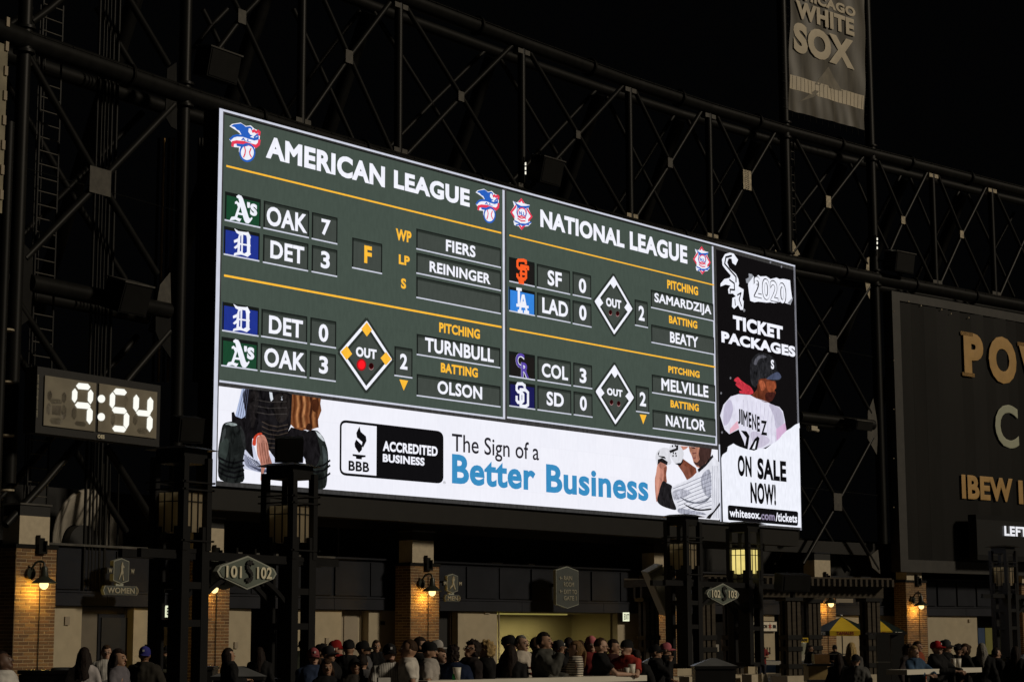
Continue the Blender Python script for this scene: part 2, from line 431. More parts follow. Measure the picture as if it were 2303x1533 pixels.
for m, tlp, brp in [(LK, (1141.9, 577.9), (1199.5, 643.4)), (LDB, (1141.5, 644.5), (1200.2, 708.9)), (LK, (1141.9, 789.2), (1200.2, 853.1)), (LNV, (1141.9, 856.2), (1200.6, 919))]:
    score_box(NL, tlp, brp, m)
for r_ in [((506, 371.8), (1124.3, 526.2)), ((500.8, 617.3), (1125, 737.8))]: rule(AL, *r_)
for r_ in [((1142.6, 527.8), (1602.8, 642.7)), ((1143.3, 737.7), (1605.5, 827))]: rule(NL, *r_)
word(AL, 'AMERICAN', (594.4, 355.6), (862.5, 376), w=0.045); word(AL, 'LEAGUE', (882.5, 423.5), (1053, 427.2), w=0.045)
word(NL, 'NATIONAL', (1212.1, 510.8), (1400.7, 525), w=0.045, top=(1212.6, 471)); word(NL, 'LEAGUE', (1413.5, 561.5), (1542.2, 554.2), w=0.045)
for b_, lb, rt in [('OAK', (596, 506.3), (688, 483.5)), ('7', (719.3, 528), (740.2, 496.7)), ('DET', (604.4, 580.3), (681, 556.5)), ('3', (718, 602.5), (738.5, 568)),
                   ('FIERS', (999.5, 565.4), (1066, 554)), ('REININGER', (962.8, 611.6), (1099.7, 616.5)), ('TURNBULL', (952.5, 790.5), (1107, 785)), ('OLSON', (980.5, 885), (1081, 870)),
                   ('2', (896.2, 829.5), (913, 797)), ('DET', (601.2, 749.2), (678, 721.8)), ('0', (713.2, 767.4), (735, 731)), ('OAK', (590.5, 823.5), (683.5, 794.8)), ('3', (714, 839.2), (734.5, 802.8))]:
    word(AL, b_, lb, rt)
word(AL, 'OUT', (796.9, 801.3), (843.6, 786.5), w=0.05)
for b_, lb, rt in [('SF', (1228.4, 641.1), (1260, 614)), ('0', (1298.8, 657.6), (1314.8, 628.7)), ('LAD', (1216.4, 703.2), (1274, 680.6)), ('0', (1299.5, 719.2), (1315.5, 688.5)), ('2', (1433.4, 719.9), (1446, 689.7)),
                   ('SAMARDZIJA', (1468.9, 685.1), (1596.4, 687.4)), ('BEATY', (1503.9, 770), (1567, 758.3)), ('COL', (1215.3, 846.8), (1274, 825.3)), ('3', (1300.6, 860.3), (1315.5, 829.8)),
                   ('SD', (1226.1, 911.1), (1264.5, 885.1)), ('0', (1301, 922.4), (1316.2, 891.9)), ('2', (1435.7, 912.2), (1449.4, 882.9)), ('MELVILLE', (1484.6, 877.2), (1589.6, 868.2)), ('NAYLOR', (1494.4, 957.4), (1583, 945))]:
    word(NL, b_, lb, rt)
for b_, lb, rt in [('OUT', (1359.8, 688.5), (1393.9, 676.1)), ('OUT', (1362, 887.9), (1396.6, 877.2))]: word(NL, b_, lb, rt, w=0.05)
for b_, lb, rt in [('F', (815.7, 591.3), (833, 555.5)), ('WP', (886.7, 539.7), (922, 521.9)), ('LP', (893.5, 593.8), (918.1, 577.5)), ('S', (898.4, 648.6), (910, 627.8)), ('PITCHING', (984.3, 747), (1076, 741.3)), ('BATTING', (988.1, 837), (1071.3, 828.4))]:
    word(AL, b_, lb, rt, m=L_OR, w=0.042)
for b_, lb, rt in [('PITCHING', (1497.5, 649), (1566.6, 645.6)), ('BATTING', (1501.6, 726.6), (1564.8, 722.6)), ('PITCHING', (1500, 837.7), (1570, 835)), ('BATTING', (1505, 915.6), (1568.2, 908.9))]:
    word(NL, b_, lb, rt, m=L_OR, w=0.042)
def diamond(parent, z, T, L, R, Bt, bases, bm, outs, lit=()):
    q = Art()
    q.poly(L_GREENB, [T, L, Bt, R], z, 2)
    q.line(L_GREEND, [T, L, Bt, R], 0.34, z, 3, True)
    q.line(L_WHITE, [T, L, Bt, R], 0.12, z, 4, True)
    for b_ in bases: q.poly(bm, b_, z, 5)
    for i, (c, rx, ry) in enumerate(outs):
        if i in lit:
            q.disc(led(150, 25, 30), c, rx*1.45, ry*1.45, z, 3); q.disc(led(215, 22, 30), c, rx*1.2, ry*1.2, z, 4); q.disc(L_RED, c, rx, ry, z, 5)
        else:
            q.disc(led(190, 150, 150), (c[0]+1, c[1]+6), rx, ry*0.95, z, 3); q.disc(L_DRED, c, rx, ry, z, 4); q.disc(led(36, 6, 8), (c[0]-2, c[1]-6), rx*.75, ry*.7, z, 5)
    q.build('base_diamond', parent)
diamond(AL, ZB, (1347, 636), (1128, 890), (1553, 950), (1342, 1200),
        [[(1347, 632), (1392, 697), (1347, 755), (1300, 690)], [(1122, 887), (1175, 835), (1220, 905), (1172, 957)], [(1513, 888), (1560, 950), (1510, 1003), (1465, 940)]], L_OR,
        [((1302, 998), 29, 36), ((1386, 1010), 21, 28)], (0,))
Dz = lambda p: (p[0], p[1])
diamond(NL, ZD, (1137, 862), (960, 1100), (1314, 1170), (1143, 1408),
        [[(1137, 855), (1175, 920), (1137, 972), (1095, 908)], [(952, 1100), (993, 1048), (1033, 1115), (992, 1160)], [(1280, 1105), (1322, 1172), (1283, 1212), (1243, 1160)]], L_WHITE,
        [((1106, 1208), 17, 25), ((1177, 1220), 17, 25)])
diamond(NL, ZE, (1147, 550), (970, 800), (1328, 857), (1155, 1106),
        [[(1147, 543), (1187, 610), (1148, 665), (1107, 600)], [(962, 800), (1003, 752), (1045, 815), (1003, 860)], [(1293, 797), (1335, 857), (1298, 903), (1253, 845)]], L_WHITE,
        [((1116, 905), 17, 25), ((1188, 918), 17, 25)])
q = Art(); q.poly(L_OR, [(120, 1250), (172, 1258), (146, 1317)], ZC); q.build('inning_arrow', AL)
q = Art(); q.poly(L_OR, [(1400, 1025), (1468, 1032), (1435, 1123)], ZE); q.build('inning_arrow', NL)

# league emblems
L_RB = led(42, 96, 190); L_RD = led(228, 60, 86); L_PW = led(240, 242, 252)
def al_emblem(shift, parent):
    q = Art(shift)
    q.poly(L_PW, [(190, 240), (215, 218), (300, 205), (352, 238), (400, 232), (435, 265), (480, 285), (492, 322), (483, 400), (470, 435), (440, 445), (442, 500), (425, 560), (385, 590), (345, 582), (300, 545), (282, 490), (284, 450), (245, 447), (212, 440), (213, 400), (188, 372), (215, 345), (240, 325), (300, 318), (262, 285), (225, 262)], ZA, 2)
    q.poly(L_RB, [(203, 240), (228, 222), (300, 213), (325, 225), (348, 246), (392, 242), (415, 258), (410, 290), (398, 262), (378, 262), (374, 295), (395, 325), (420, 330), (380, 352), (335, 328), (308, 325), (285, 285), (262, 275), (240, 250)], ZA, 3)
    q.line(L_RD, [(415, 292), (432, 285), (450, 300), (472, 290), (484, 300), (478, 325)], 0.10, ZA, 4)
    q.line(L_RB, [(430, 350), (465, 320), (470, 350), (440, 362)], 0.06, ZA, 4)
    q.line(L_RB, [(195, 370), (225, 342), (260, 332), (320, 335), (380, 355), (430, 370), (470, 362)], 0.08, ZA, 4)
    q.line(L_RD, [(218, 432), (222, 402), (260, 395), (330, 402), (400, 425), (450, 438), (476, 415), (482, 380)], 0.11, ZA, 4)
    q.poly(L_RB, [(255, 408), (300, 400), (345, 412), (380, 440), (345, 460), (315, 430), (300, 442), (262, 435)], ZA, 3)
    ring = [(362+72*cos(2*pi*i/20), 500+84*sin(2*pi*i/20)) for i in range(20)]
    q.line(L_RB, ring, 0.07, ZA, 5, True); q.poly(L_PW, [(362+62*cos(2*pi*i/16), 505+70*sin(2*pi*i/16)) for i in range(16)], ZA, 4)
    q.line(L_RD, [(335, 445), (343, 480), (338, 515), (325, 545)], 0.05, ZA, 5); q.line(L_RD, [(398, 460), (384, 495), (388, 520), (402, 545)], 0.05, ZA, 5)
    q.text(L_RB, 'A.L.', (300, 378), (402, 375), ZA, 5, 0.05)
    q.build('league_emblem', parent)
def nl_emblem(shift, parent):
    q = Art(shift)
    q.poly(L_PW, [(220, 72), (258, 128), (305, 140), (290, 175), (330, 258), (300, 300), (320, 320), (290, 350), (250, 355), (222, 388), (195, 352), (150, 340), (142, 300), (160, 285), (110, 210), (150, 150), (135, 100), (178, 118)], ZD, 2)
    q.line(L_RD, [(220, 85), (322, 255), (222, 375), (118, 212)], 0.09, ZD, 3, True)
    q.poly(L_PW, [(150, 270), (175, 110), (265, 130), (290, 330), (150, 330)], ZD, 4)
    q.poly(L_RB, [(140, 100), (175, 130), (215, 150), (260, 150), (302, 145), (290, 168), (262, 172), (250, 180), (215, 165), (190, 178), (172, 150)], ZD, 5)
    q.line(L_RB, [(180, 150), (172, 215), (185, 260)], 0.05, ZD, 5); q.line(L_RB, [(262, 165), (268, 225), (255, 265)], 0.05, ZD, 5)
    q.line(L_RD, [(222+42*cos(2*pi*i/14), 222+52*sin(2*pi*i/14)) for i in range(14)], 0.05, ZD, 5, True)
    q.line(L_RD, [(188, 258), (220, 250), (258, 275)], 0.06, ZD, 6); q.line(L_RD, [(180, 275), (215, 300), (255, 300)], 0.05, ZD, 6)
    q.line(L_RB, [(150, 300), (190, 318), (230, 345), (312, 312)], 0.06, ZD, 6); q.line(L_RB, [(165, 340), (215, 330), (290, 335)], 0.06, ZD, 6)
    q.text(L_RB, 'N.L', (192, 238), (252, 215), ZD, 7, 0.05)
    q.build('league_emblem', parent)
al_emblem(None, AL); al_emblem(BP(1093, 463)-BP(547, 320), AL)
nl_emblem(None, NL); nl_emblem(BP(1576, 586)-BP(1170, 482), NL)

# team marks
def ath(shift):
    q = Art(shift); W = L_PW
    q.poly(W, [(252, 930), (275, 914), (303, 925), (318, 950), (338, 1010), (375, 1135), (388, 1150), (408, 1134), (412, 1150), (392, 1180), (372, 1198), (345, 1190), (330, 1165), (312, 1100), (285, 1000), (274, 950), (262, 948)], ZA, 5)
    q.poly(W, [(240, 985), (258, 975), (272, 990), (300, 1005), (292, 1040), (262, 1138), (290, 1150), (305, 1150), (285, 1182), (245, 1160), (210, 1165), (188, 1165), (205, 1132), (238, 1128), (270, 1035), (258, 1005), (240, 1004)], ZA, 5)
    q.poly(W, [(255, 1085), (320, 1098), (330, 1120), (248, 1106)], ZA, 6)
    q.text(W, "'S", (357, 1112), (460, 1002), ZA, 5, 0.06, bot=(400, 1118), top=(357, 985))
    q.build('team_logo', AL)
ath(None); ath(BP(536, 795)-BP(543, 471))
def dee(shift):
    q = Art(shift); W = L_PW
    q.poly(W, [(196, 474), (232, 496), (300, 503), (318, 500), (341, 545), (334, 560), (334, 682), (341, 692), (312, 718), (280, 706), (255, 700), (215, 705), (190, 712), (196, 690), (222, 680), (226, 640), (205, 652), (192, 640), (222, 612), (226, 590), (195, 600), (192, 578), (228, 560), (238, 525), (215, 512)], ZB, 5)
    q.poly(LB_, [(272, 525), (300, 532), (305, 560), (305, 675), (280, 690), (268, 680)], ZB, 6)
    q.poly(LB_, [(248, 540), (256, 530), (255, 670), (243, 672), (246, 610)], ZB, 6)
    q.poly(W, [(225, 598), (335, 612), (335, 626), (225, 612)], ZB, 7)
    q.build('team_logo', AL)
dee(None); dee(BP(540, 547)-BP(538, 716))
def two(parent, m, a_, la, ra, b_, lb, rb, z, w=0.05, m2=None, w2=None):
    q = Art()
    if m2:
        q.text(m2, a_, la, ra, z, 5, w2); q.text(m, a_, la, ra, z, 6, w); q.text(m2, b_, lb, rb, z, 7, w2); q.text(m, b_, lb, rb, z, 8, w)
    else:
        q.text(m, a_, la, ra, z, 5, w); q.text(m, b_, lb, rb, z, 6, w)
    q.build('team_logo', parent)
q = Art(); LO = led(250, 95, 40)   # block strokes of the two interlocked letters
q.line(LO, [(262, 722), (262, 700), (240, 690), (188, 690), (178, 702), (178, 750), (192, 768), (250, 778), (264, 795), (264, 860), (250, 878), (190, 868), (178, 850), (178, 830)], 0.13, ZD, 5)
q.line(LO, [(212, 905), (215, 745), (282, 760), (282, 780)], 0.13, ZD, 6); q.line(LO, [(205, 820), (262, 830)], 0.11, ZD, 6); q.line(LO, [(196, 905), (235, 912)], 0.15, ZD, 6)
q.build('team_logo', NL)
q = Art()
q.line(L_PW, [(192, 975), (192, 1130), (238, 1138), (238, 1110)], 0.14, ZD, 5); q.line(L_PW, [(172, 975), (214, 982)], 0.12, ZD, 6); q.line(L_PW, [(172, 1136), (238, 1140)], 0.12, ZD, 6)
q.line(L_PW, [(200, 1200), (228, 1045), (240, 1045), (270, 1205)], 0.12, ZD, 6); q.line(L_PW, [(208, 1145), (282, 1155)], 0.10, ZD, 7); q.line(L_PW, [(186, 1198), (222, 1203)], 0.13, ZD, 7); q.line(L_PW, [(248, 1204), (285, 1209)], 0.13, ZD, 7)
q.build('team_logo', NL)
two(NL, led(90, 70, 165), 'C', (160, 560), (245, 425), 'R', (212, 655), (290, 520), ZE, 0.028, L_PW, 0.06)
q = Art()
q.line(L_PW, [(250, 760), (250, 740), (225, 722), (182, 722), (170, 745), (170, 780), (185, 800), (222, 812), (236, 830), (236, 890), (215, 912), (182, 905), (170, 885), (170, 850)], 0.13, ZE, 5)
q.line(L_PW, [(208, 940), (208, 780), (258, 785), (282, 810), (282, 930), (255, 948), (208, 942)], 0.13, ZE, 6)
q.build('team_logo', NL)

# banner advert
q = Art(); PK = led(22, 20, 22); PD = led(27, 30, 29); SK = led(186, 126, 110); SKD = led(132, 80, 64)
q.poly(led(176, 190, 222), [(322, 55), (392, 64), (388, 200), (355, 330), (300, 322), (262, 298), (300, 150)], ZF, 2)
for i in range(4): q.line(led(90, 96, 120), [(338+i*14, 60), (285+i*22, 300+i*6)], 0.025, ZF, 3)
q.poly(PK, [(385, 62), (560, 78), (765, 106), (768, 250), (755, 390), (640, 590), (560, 602), (490, 470), (430, 500), (380, 480), (300, 345), (352, 290), (330, 140), (345, 70)], ZF, 3, True)
for i in range(6): q.line(led(64, 54, 48), [(500, 350+i*42), (560, 380+i*40), (640, 395+i*38), (730, 375+i*36)], 0.03, ZF, 4)
for i in range(3): q.line(led(58, 54, 52), [(420, 150+i*55), (560, 175+i*55), (720, 170+i*55)], 0.03, ZF, 4)
q.poly(led(214, 218, 226), [(565, 85), (590, 90), (600, 150), (580, 170), (570, 130)], ZF, 4); q.poly(led(200, 204, 214), [(668, 125), (682, 120), (684, 158), (672, 160)], ZF, 4)
q.poly(led(205, 209, 228), [(330, 640), (372, 520), (430, 560), (470, 700), (620, 600), (900, 650), (850, 745), (640, 735), (540, 805), (470, 800), (330, 765)], ZF, 2)
for i in range(7): q.line(led(70, 74, 96), [(342+i*18, 640+i*10), (392+i*26, 740+i*10), (520+i*10, 812-i*6)], 0.03, ZF, 3)
q.poly(PK, [(228, 268), (250, 262), (262, 300), (350, 335), (420, 420), (410, 560), (425, 680), (395, 650), (345, 590), (330, 460), (230, 350)], ZF, 4)
q.poly(PD, [(150, 378), (200, 352), (262, 355), (320, 430), (350, 520), (345, 610), (328, 720), (330, 885), (128, 868), (108, 700), (108, 600), (130, 470)], ZF, 4, True)
q.poly(led(140, 148, 148), [(170, 375), (205, 358), (262, 366), (275, 382), (230, 388), (200, 378)], ZF, 5, True)
q.poly(led(46, 52, 50), [(120, 560), (160, 500), (200, 520), (190, 640), (150, 720), (118, 680)], ZF, 5, True)
for yy in (690, 735, 775, 820): q.line(led(14, 14, 15), [(112, yy-20), (180, yy+15), (250, yy+30), (335, yy+5)], 0.07, ZF, 6)
q.poly(led(36, 40, 39), [(880, 470), (975, 425), (1032, 470), (1060, 520), (1085, 600), (1092, 700), (1085, 800), (1062, 940), (940, 936), (905, 800), (880, 640)], ZF, 4, True)
q.poly(led(190, 196, 200), [(975, 430), (1025, 465), (1060, 525), (1040, 520), (1000, 480)], ZF, 5)
q.poly(PK, [(880, 640), (870, 470), (960, 425), (1000, 520), (1020, 640), (980, 745), (900, 740)], ZF, 5, True)
for yy in (725, 770, 840): q.line(led(12, 12, 13), [(905, yy), (980, yy+30), (1050, yy+12), (1104, yy-30)], 0.07, ZF, 6)
q.poly(led(38, 41, 40), [(300, 380), (345, 470), (350, 600), (330, 560), (310, 470)], ZF, 5, True); q.poly(led(56, 60, 60), [(150, 430), (172, 410), (172, 460), (150, 520), (138, 530)], ZF, 6, True)
q.poly(led(30, 27, 27), [(400, 90), (470, 95), (450, 300), (410, 420), (390, 260)], ZF, 4, True); q.poly(led(34, 30, 29), [(620, 110), (740, 120), (735, 300), (650, 360), (610, 240)], ZF, 4, True)
q.poly(led(60, 66, 66), [(1035, 560), (1075, 620), (1080, 700), (1050, 760), (1040, 660)], ZF, 6, True); q.poly(led(24, 27, 26), [(900, 760), (960, 790), (1040, 780), (1060, 930), (950, 930)], ZF, 5, True)
q.poly(led(150, 154, 176), [(350, 640), (400, 700), (480, 760), (560, 770), (520, 800), (420, 780), (350, 730)], ZF, 3, True)
q.poly(PK, [(560, 600), (640, 560), (760, 400), (900, 430), (900, 700), (860, 650), (720, 690), (620, 680)], ZF, 4)
q.poly(led(122, 74, 44), [(768, 106), (1025, 143), (1020, 190), (1030, 250), (1000, 330), (1002, 400), (960, 412), (930, 430), (900, 420), (850, 425), (790, 408), (755, 375), (762, 250)], ZF, 5)
for x_, c_ in ((785, (92, 50, 26)), (815, (168, 112, 70)), (845, (80, 42, 22)), (872, (176, 120, 78)), (900, (100, 56, 30)), (935, (60, 30, 18)), (962, (150, 98, 60)), (990, (86, 46, 24))):
    q.line(led(*c_), [(x_, 118+(x_-785)*.14), (x_+8, 200), (x_-6, 300), (x_+4, 395)], 0.10, ZF, 6)
q.poly(led(70, 36, 20), [(935, 170), (975, 150), (1005, 180), (985, 260), (950, 250)], ZF, 7, True); q.poly(led(52, 28, 18), [(890, 420), (900, 375), (920, 365), (940, 380), (938, 425)], ZF, 7, True)
q.poly(SK, [(450, 505), (470, 478), (500, 465), (530, 490), (552, 560), (562, 640), (585, 715), (605, 826), (586, 826), (562, 760), (538, 735), (515, 790), (498, 868), (484, 865), (490, 770), (478, 700), (455, 640)], ZF, 6, True)
for x_ in (470, 492, 515, 535): q.line(SKD, [(x_, 540), (x_+12, 640), (x_+26, 720)], 0.03, ZF, 7)
q.poly(led(196, 66, 44), [(413, 552), (425, 490), (458, 455), (492, 448), (498, 466), (462, 478), (448, 505), (442, 560)], ZF, 5, True)
photo_mats(q.build('player_picture', BN, 'crouching catcher in black gear giving finger signs'))
q = Art(); KB = led(16, 15, 17)
def rrect(c, r, n=6):
    out = []
    for i, p in enumerate(c):
        a_, b_ = Vector(c[i-1]), Vector(c[(i+1) % len(c)]); p = Vector(p)
        s_, e_ = p+(a_-p).normalized()*r, p+(b_-p).normalized()*r
        for j in range(n+1):
            t = j/n; v = (1-t)**2*s_+2*t*(1-t)*p+t*t*e_; out.append((v.x, v.y))
    return out
q.line(KB, rrect([(1203, 343), (2113, 447), (2113, 892), (1200, 815)], 55), 0.09, ZF, 4, True)
rr = rrect([(1525, 380), (2113, 447), (2113, 892), (1522, 842)], 55)
q.poly(KB, [(1525, 380)] + rr[7:21] + [(1522, 842)], ZF, 3)
q.poly(KB, [(1370, 393), (1382, 440), (1428, 480), (1433, 520), (1402, 582), (1390, 565), (1396, 530), (1348, 490), (1342, 450)], ZF, 4, False)
q.poly(KB, [(1340, 508), (1395, 562), (1392, 600), (1366, 630), (1330, 575), (1326, 545)], ZF, 4)
q.poly(KB, [(1308, 638), (1425, 650), (1425, 665), (1393, 668), (1390, 686), (1340, 680), (1338, 660), (1310, 655)], ZF, 4)
q.text(KB, 'BBB', (1272, 785), (1457, 713), ZF, 4, 0.03)
q.text(L_WHITE, 'ACCREDITED', (1577, 610), (2067, 572), ZF, 5, 0.042); q.text(L_WHITE, 'BUSINESS', (1577, 708), (1950, 672), ZF, 5, 0.042)
q.build('accreditation_badge', BN)
word(BN, 'The Sign of a', (1013, 1005), (1209, 1020), m=led(40, 38, 44), w=0.008, bot=(1112, 1037), top=(1030, 976))
word(BN, 'Better', (1013, 1087), (1201, 1110), m=L_BLUE, w=0.034, top=(1012, 1020)); word(BN, 'Business', (1225, 1107), (1455, 1110), m=L_BLUE, w=0.034, top=(1225, 1043))
word(BN, '®', (993, 1087), (999, 1082), m=led(90, 90, 90), w=0.0)
q = Art(); GW = led(222, 222, 228); GK = led(30, 28, 30)
q.poly(SKD, [(668, 470), (735, 395), (890, 505), (900, 560), (840, 620), (780, 652), (730, 560)], ZG, 2)
q.poly(led(120, 68, 50), [(735, 395), (890, 505), (900, 560), (840, 600), (800, 500), (700, 450)], ZG, 3)
q.poly(SK, [(690, 232), (800, 240), (770, 270), (715, 292)], ZG, 2)
q.poly(SK, [(415, 470), (450, 430), (530, 480), (522, 590), (530, 680), (480, 700), (440, 770), (410, 922), (392, 850), (383, 660), (400, 560)], ZG, 3, True)
q.poly(SKD, [(490, 500), (528, 480), (522, 590), (530, 680), (490, 680)], ZG, 4)
q.poly(led(210, 150, 130), [(405, 500), (430, 480), (440, 600), (425, 760), (405, 840), (395, 700)], ZG, 4, True)
q.poly(GW, [(388, 380), (412, 300), (480, 255), (560, 275), (572, 380), (585, 440), (555, 466), (525, 450), (470, 400), (430, 400), (412, 470)], ZG, 4, True)
q.poly(GK, [(415, 330), (440, 290), (425, 355), (500, 362), (520, 395), (430, 365)], ZG, 5); q.poly(GK, [(418, 400), (470, 380), (540, 430), (532, 472), (450, 430), (412, 468)], ZG, 5)
q.poly(GW, [(568, 232), (620, 214), (690, 230), (735, 310), (728, 380), (695, 452), (640, 456), (585, 385), (560, 300)], ZG, 5, True)
q.poly(GK, [(555, 290), (640, 262), (640, 225), (668, 222), (666, 282), (570, 322)], ZG, 6); q.poly(GK, [(625, 450), (700, 440), (730, 380), (722, 440), (690, 480)], ZG, 6)
for c in ((605, 320), (635, 325), (602, 355), (640, 355), (595, 235), (630, 230)): q.disc(GK, c, 9, 14, ZG, 7, 8)
q.poly(led(176, 122, 100), [(800, 238), (1085, 268), (1070, 370), (955, 510), (900, 490), (862, 440), (840, 360), (812, 300)], ZG, 3)
q.poly(led(66, 46, 42), [(935, 250), (1085, 268), (1070, 370), (955, 500), (880, 460), (858, 425), (900, 440), (935, 400), (920, 330)], ZG, 4)
q.poly(led(120, 70, 64), [(838, 318), (888, 312), (895, 325), (850, 335)], ZG, 5); q.poly(led(140, 80, 74), [(850, 375), (890, 372), (880, 388), (856, 390)], ZG, 5)
q.poly(led(60, 36, 32), [(830, 250), (880, 252), (880, 268), (840, 262)], ZG, 5)
q.poly(led(226, 227, 236), [(780, 652), (890, 585), (905, 520), (940, 545), (1100, 360), (1180, 440), (1185, 1140), (1050, 1130), (960, 1085), (680, 1070), (632, 1000), (598, 880), (582, 740)], ZG, 4)
for i in range(9): q.line(led(120, 122, 140), [(600+i*14, 760+i*42), (760+i*26, 700+i*36), (1080, 560+i*50)], 0.025, ZG, 5)
for i in range(4): q.line(led(130, 132, 150), [(1090+i*22, 480), (1100+i*22, 1120)], 0.025, ZG, 5)
q.poly(led(190, 191, 203), [(600, 800), (700, 760), (820, 800), (760, 860), (660, 900), (620, 900)], ZG, 5, True); q.poly(led(176, 178, 192), [(950, 620), (1050, 520), (1080, 700), (1060, 860), (980, 800)], ZG, 5, True); q.poly(led(168, 170, 184), [(680, 1000), (800, 1020), (960, 1050), (1020, 1080), (960, 1080), (690, 1062)], ZG, 5, True)
q.poly(led(110, 112, 124), [(690, 860), (780, 900), (900, 925), (1010, 890), (1080, 830), (1020, 915), (900, 945), (770, 920)], ZG, 6, True)
q.poly(led(30, 30, 34), [(730, 940), (840, 990), (950, 1012), (1070, 1000), (1060, 1022), (930, 1032), (820, 1005)], ZG, 6, True)
q.poly(GK, [(480, 664), (530, 690), (590, 725), (582, 790), (605, 900), (642, 1016), (540, 1000), (450, 962), (408, 908), (425, 820), (445, 740)], ZG, 6, True)
q.poly(GK, [(905, 520), (1000, 450), (1090, 338), (1102, 368), (1010, 480), (920, 560)], ZG, 6)
q.poly(GK, [(1040, 1085), (1100, 1040), (1182, 925), (1184, 965), (1090, 1080), (1060, 1132), (1010, 1122)], ZG, 6)
photo_mats(q.build('player_picture', BN, 'batter in white pinstripes with white batting gloves'))

# ticket advert
q = Art()
q.poly(L_PW, [(1619, 1030), (1622, 1022), (1632, 1015), (1634, 1004), (1646, 997), (1652, 1001), (1659, 1004), (1673, 1009), (1692, 1013), (1705, 1008), (1719, 1009), (1733, 998), (1747, 990), (1755, 978), (1766, 968), (1775, 963), (1785, 955), (1794, 951), (1799, 1186), (1623, 1172.5)], None, 4)
q.poly(L_PW, [(280, 285), (292, 268), (310, 278), (322, 290), (345, 272), (360, 282), (400, 280), (430, 300), (470, 290), (492, 300), (520, 298), (565, 308), (570, 370), (580, 440), (568, 476), (500, 455), (480, 462), (452, 466), (430, 460), (400, 462), (345, 455), (320, 460), (290, 450), (282, 400), (275, 345)], ZH, 3)
q.poly(led(150, 152, 160), [(258, 300), (280, 290), (278, 262), (300, 266), (312, 280), (275, 330), (262, 326)], ZH, 4); q.poly(led(150, 152, 160), [(545, 465), (585, 425), (580, 445), (566, 475)], ZH, 4)
q.text(KB, '2020', (313, 425), (535, 330), ZH, 5, 0.04); q.text(L_PW, '2020', (318, 421), (530, 336), ZH, 6, 0.012)
S_ = [(148, 118), (175, 125), (205, 168), (188, 205), (166, 190), (160, 160), (140, 158), (130, 185), (145, 225), (190, 265), (207, 300), (212, 330), (207, 350), (244, 372), (242, 400), (236, 440), (244, 455), (240, 512), (222, 512), (205, 480), (178, 505), (163, 490), (166, 430), (190, 420), (170, 400), (140, 400), (136, 370), (152, 345), (118, 338), (84, 352), (84, 332), (110, 300), (148, 292), (155, 275), (120, 235), (98, 205), (94, 165), (115, 128)]
q.poly(L_PW, S_, ZH, 4)
q.line(KB, [(160, 140), (120, 150), (112, 195), (150, 240), (190, 285), (190, 318)], 0.09, ZH, 5); q.line(KB, [(145, 305), (178, 330), (180, 375), (150, 372), (150, 392)], 0.08, ZH, 5); q.line(KB, [(200, 410), (225, 395), (212, 440), (228, 485)], 0.07, ZH, 5); q.line(KB, [(182, 440), (186, 480)], 0.06, ZH, 5)
q.disc(led(130, 130, 134), (247, 516), 8, 11, ZH, 4, 10)
q.text(L_WHITE, 'TICKET', (170, 645), (512, 625), ZH, 5, 0.055); q.text(L_WHITE, 'PACKAGES', (90, 735), (598, 765), ZH, 5, 0.055)
for i, (b_, x0_, x1_, y1_, y0_) in enumerate((('ON', 1405, 1570, 602, 342), ('SALE', 1648, 1998, 640, 378))):
    q.text(KB, b_, (x0_, y1_), (x1_, y0_+(x1_-x0_)*.09), ZG, 5, 0.045, bot=(x0_, y1_), top=(x0_, y0_))
q.text(KB, 'NOW!', (1562, 940), (1870, 705), ZG, 5, 0.045, bot=(1562, 938), top=(1562, 675))
q.poly(KB, rrect([(1280, 960), (2148, 1040), (2145, 1218), (1283, 1145)], 28), ZG, 5)
q.text(L_WHITE, 'whitesox.', (1300, 1100), (1685, 1160), ZG, 6, 0.03, bot=(1355, 1108), top=(1355, 1008)); q.text(led(150, 140, 165), 'com', (1690, 1100), (1858, 1160), ZG, 6, 0.03, bot=(1690, 1140), top=(1690, 1068)); q.text(L_WHITE, '/tickets', (1868, 1100), (2135, 1160), ZG, 6, 0.03, bot=(1868, 1158), top=(1868, 1050))
q.poly(led(196, 52, 66), [(185, 985), (205, 975), (225, 995), (258, 1020), (292, 1042), (312, 1078), (295, 1095), (255, 1092), (218, 1085), (216, 1068), (235, 1068), (200, 1040), (188, 1025), (195, 1012), (178, 1000)], ZH, 3, True)
q.poly(led(104, 52, 34), [(348, 995), (400, 985), (460, 1000), (470, 1048), (458, 1062), (466, 1085), (455, 1110), (440, 1135), (400, 1150), (350, 1130), (300, 1105), (335, 1060)], ZH, 3, True)
q.poly(led(160, 84, 56), [(352, 1005), (378, 1000), (395, 1040), (380, 1068), (362, 1060)], ZH, 4, True); q.poly(led(64, 30, 26), [(398, 1085), (430, 1080), (462, 1085), (448, 1125), (415, 1145), (395, 1125)], ZH, 4, True)
q.poly(led(138, 70, 44), [(400, 1008), (455, 1008), (466, 1048), (440, 1075), (410, 1070)], ZH, 4, True)
q.poly(led(38, 38, 42), [(287, 940), (292, 870), (325, 822), (372, 808), (432, 828), (464, 872), (476, 935), (502, 968), (490, 995), (440, 1000), (400, 985), (352, 988), (342, 1020), (322, 1045), (295, 1015)], ZH, 5, True)
q.poly(led(84, 84, 92), [(310, 880), (335, 835), (375, 822), (400, 840), (350, 850), (330, 890)], ZH, 6, True); q.poly(led(70, 78, 100), [(400, 985), (470, 940), (500, 968), (488, 990), (440, 992)], ZH, 6, True)
q.text(L_WHITE, 'S', (430, 918), (450, 858), ZH, 7, 0.04)
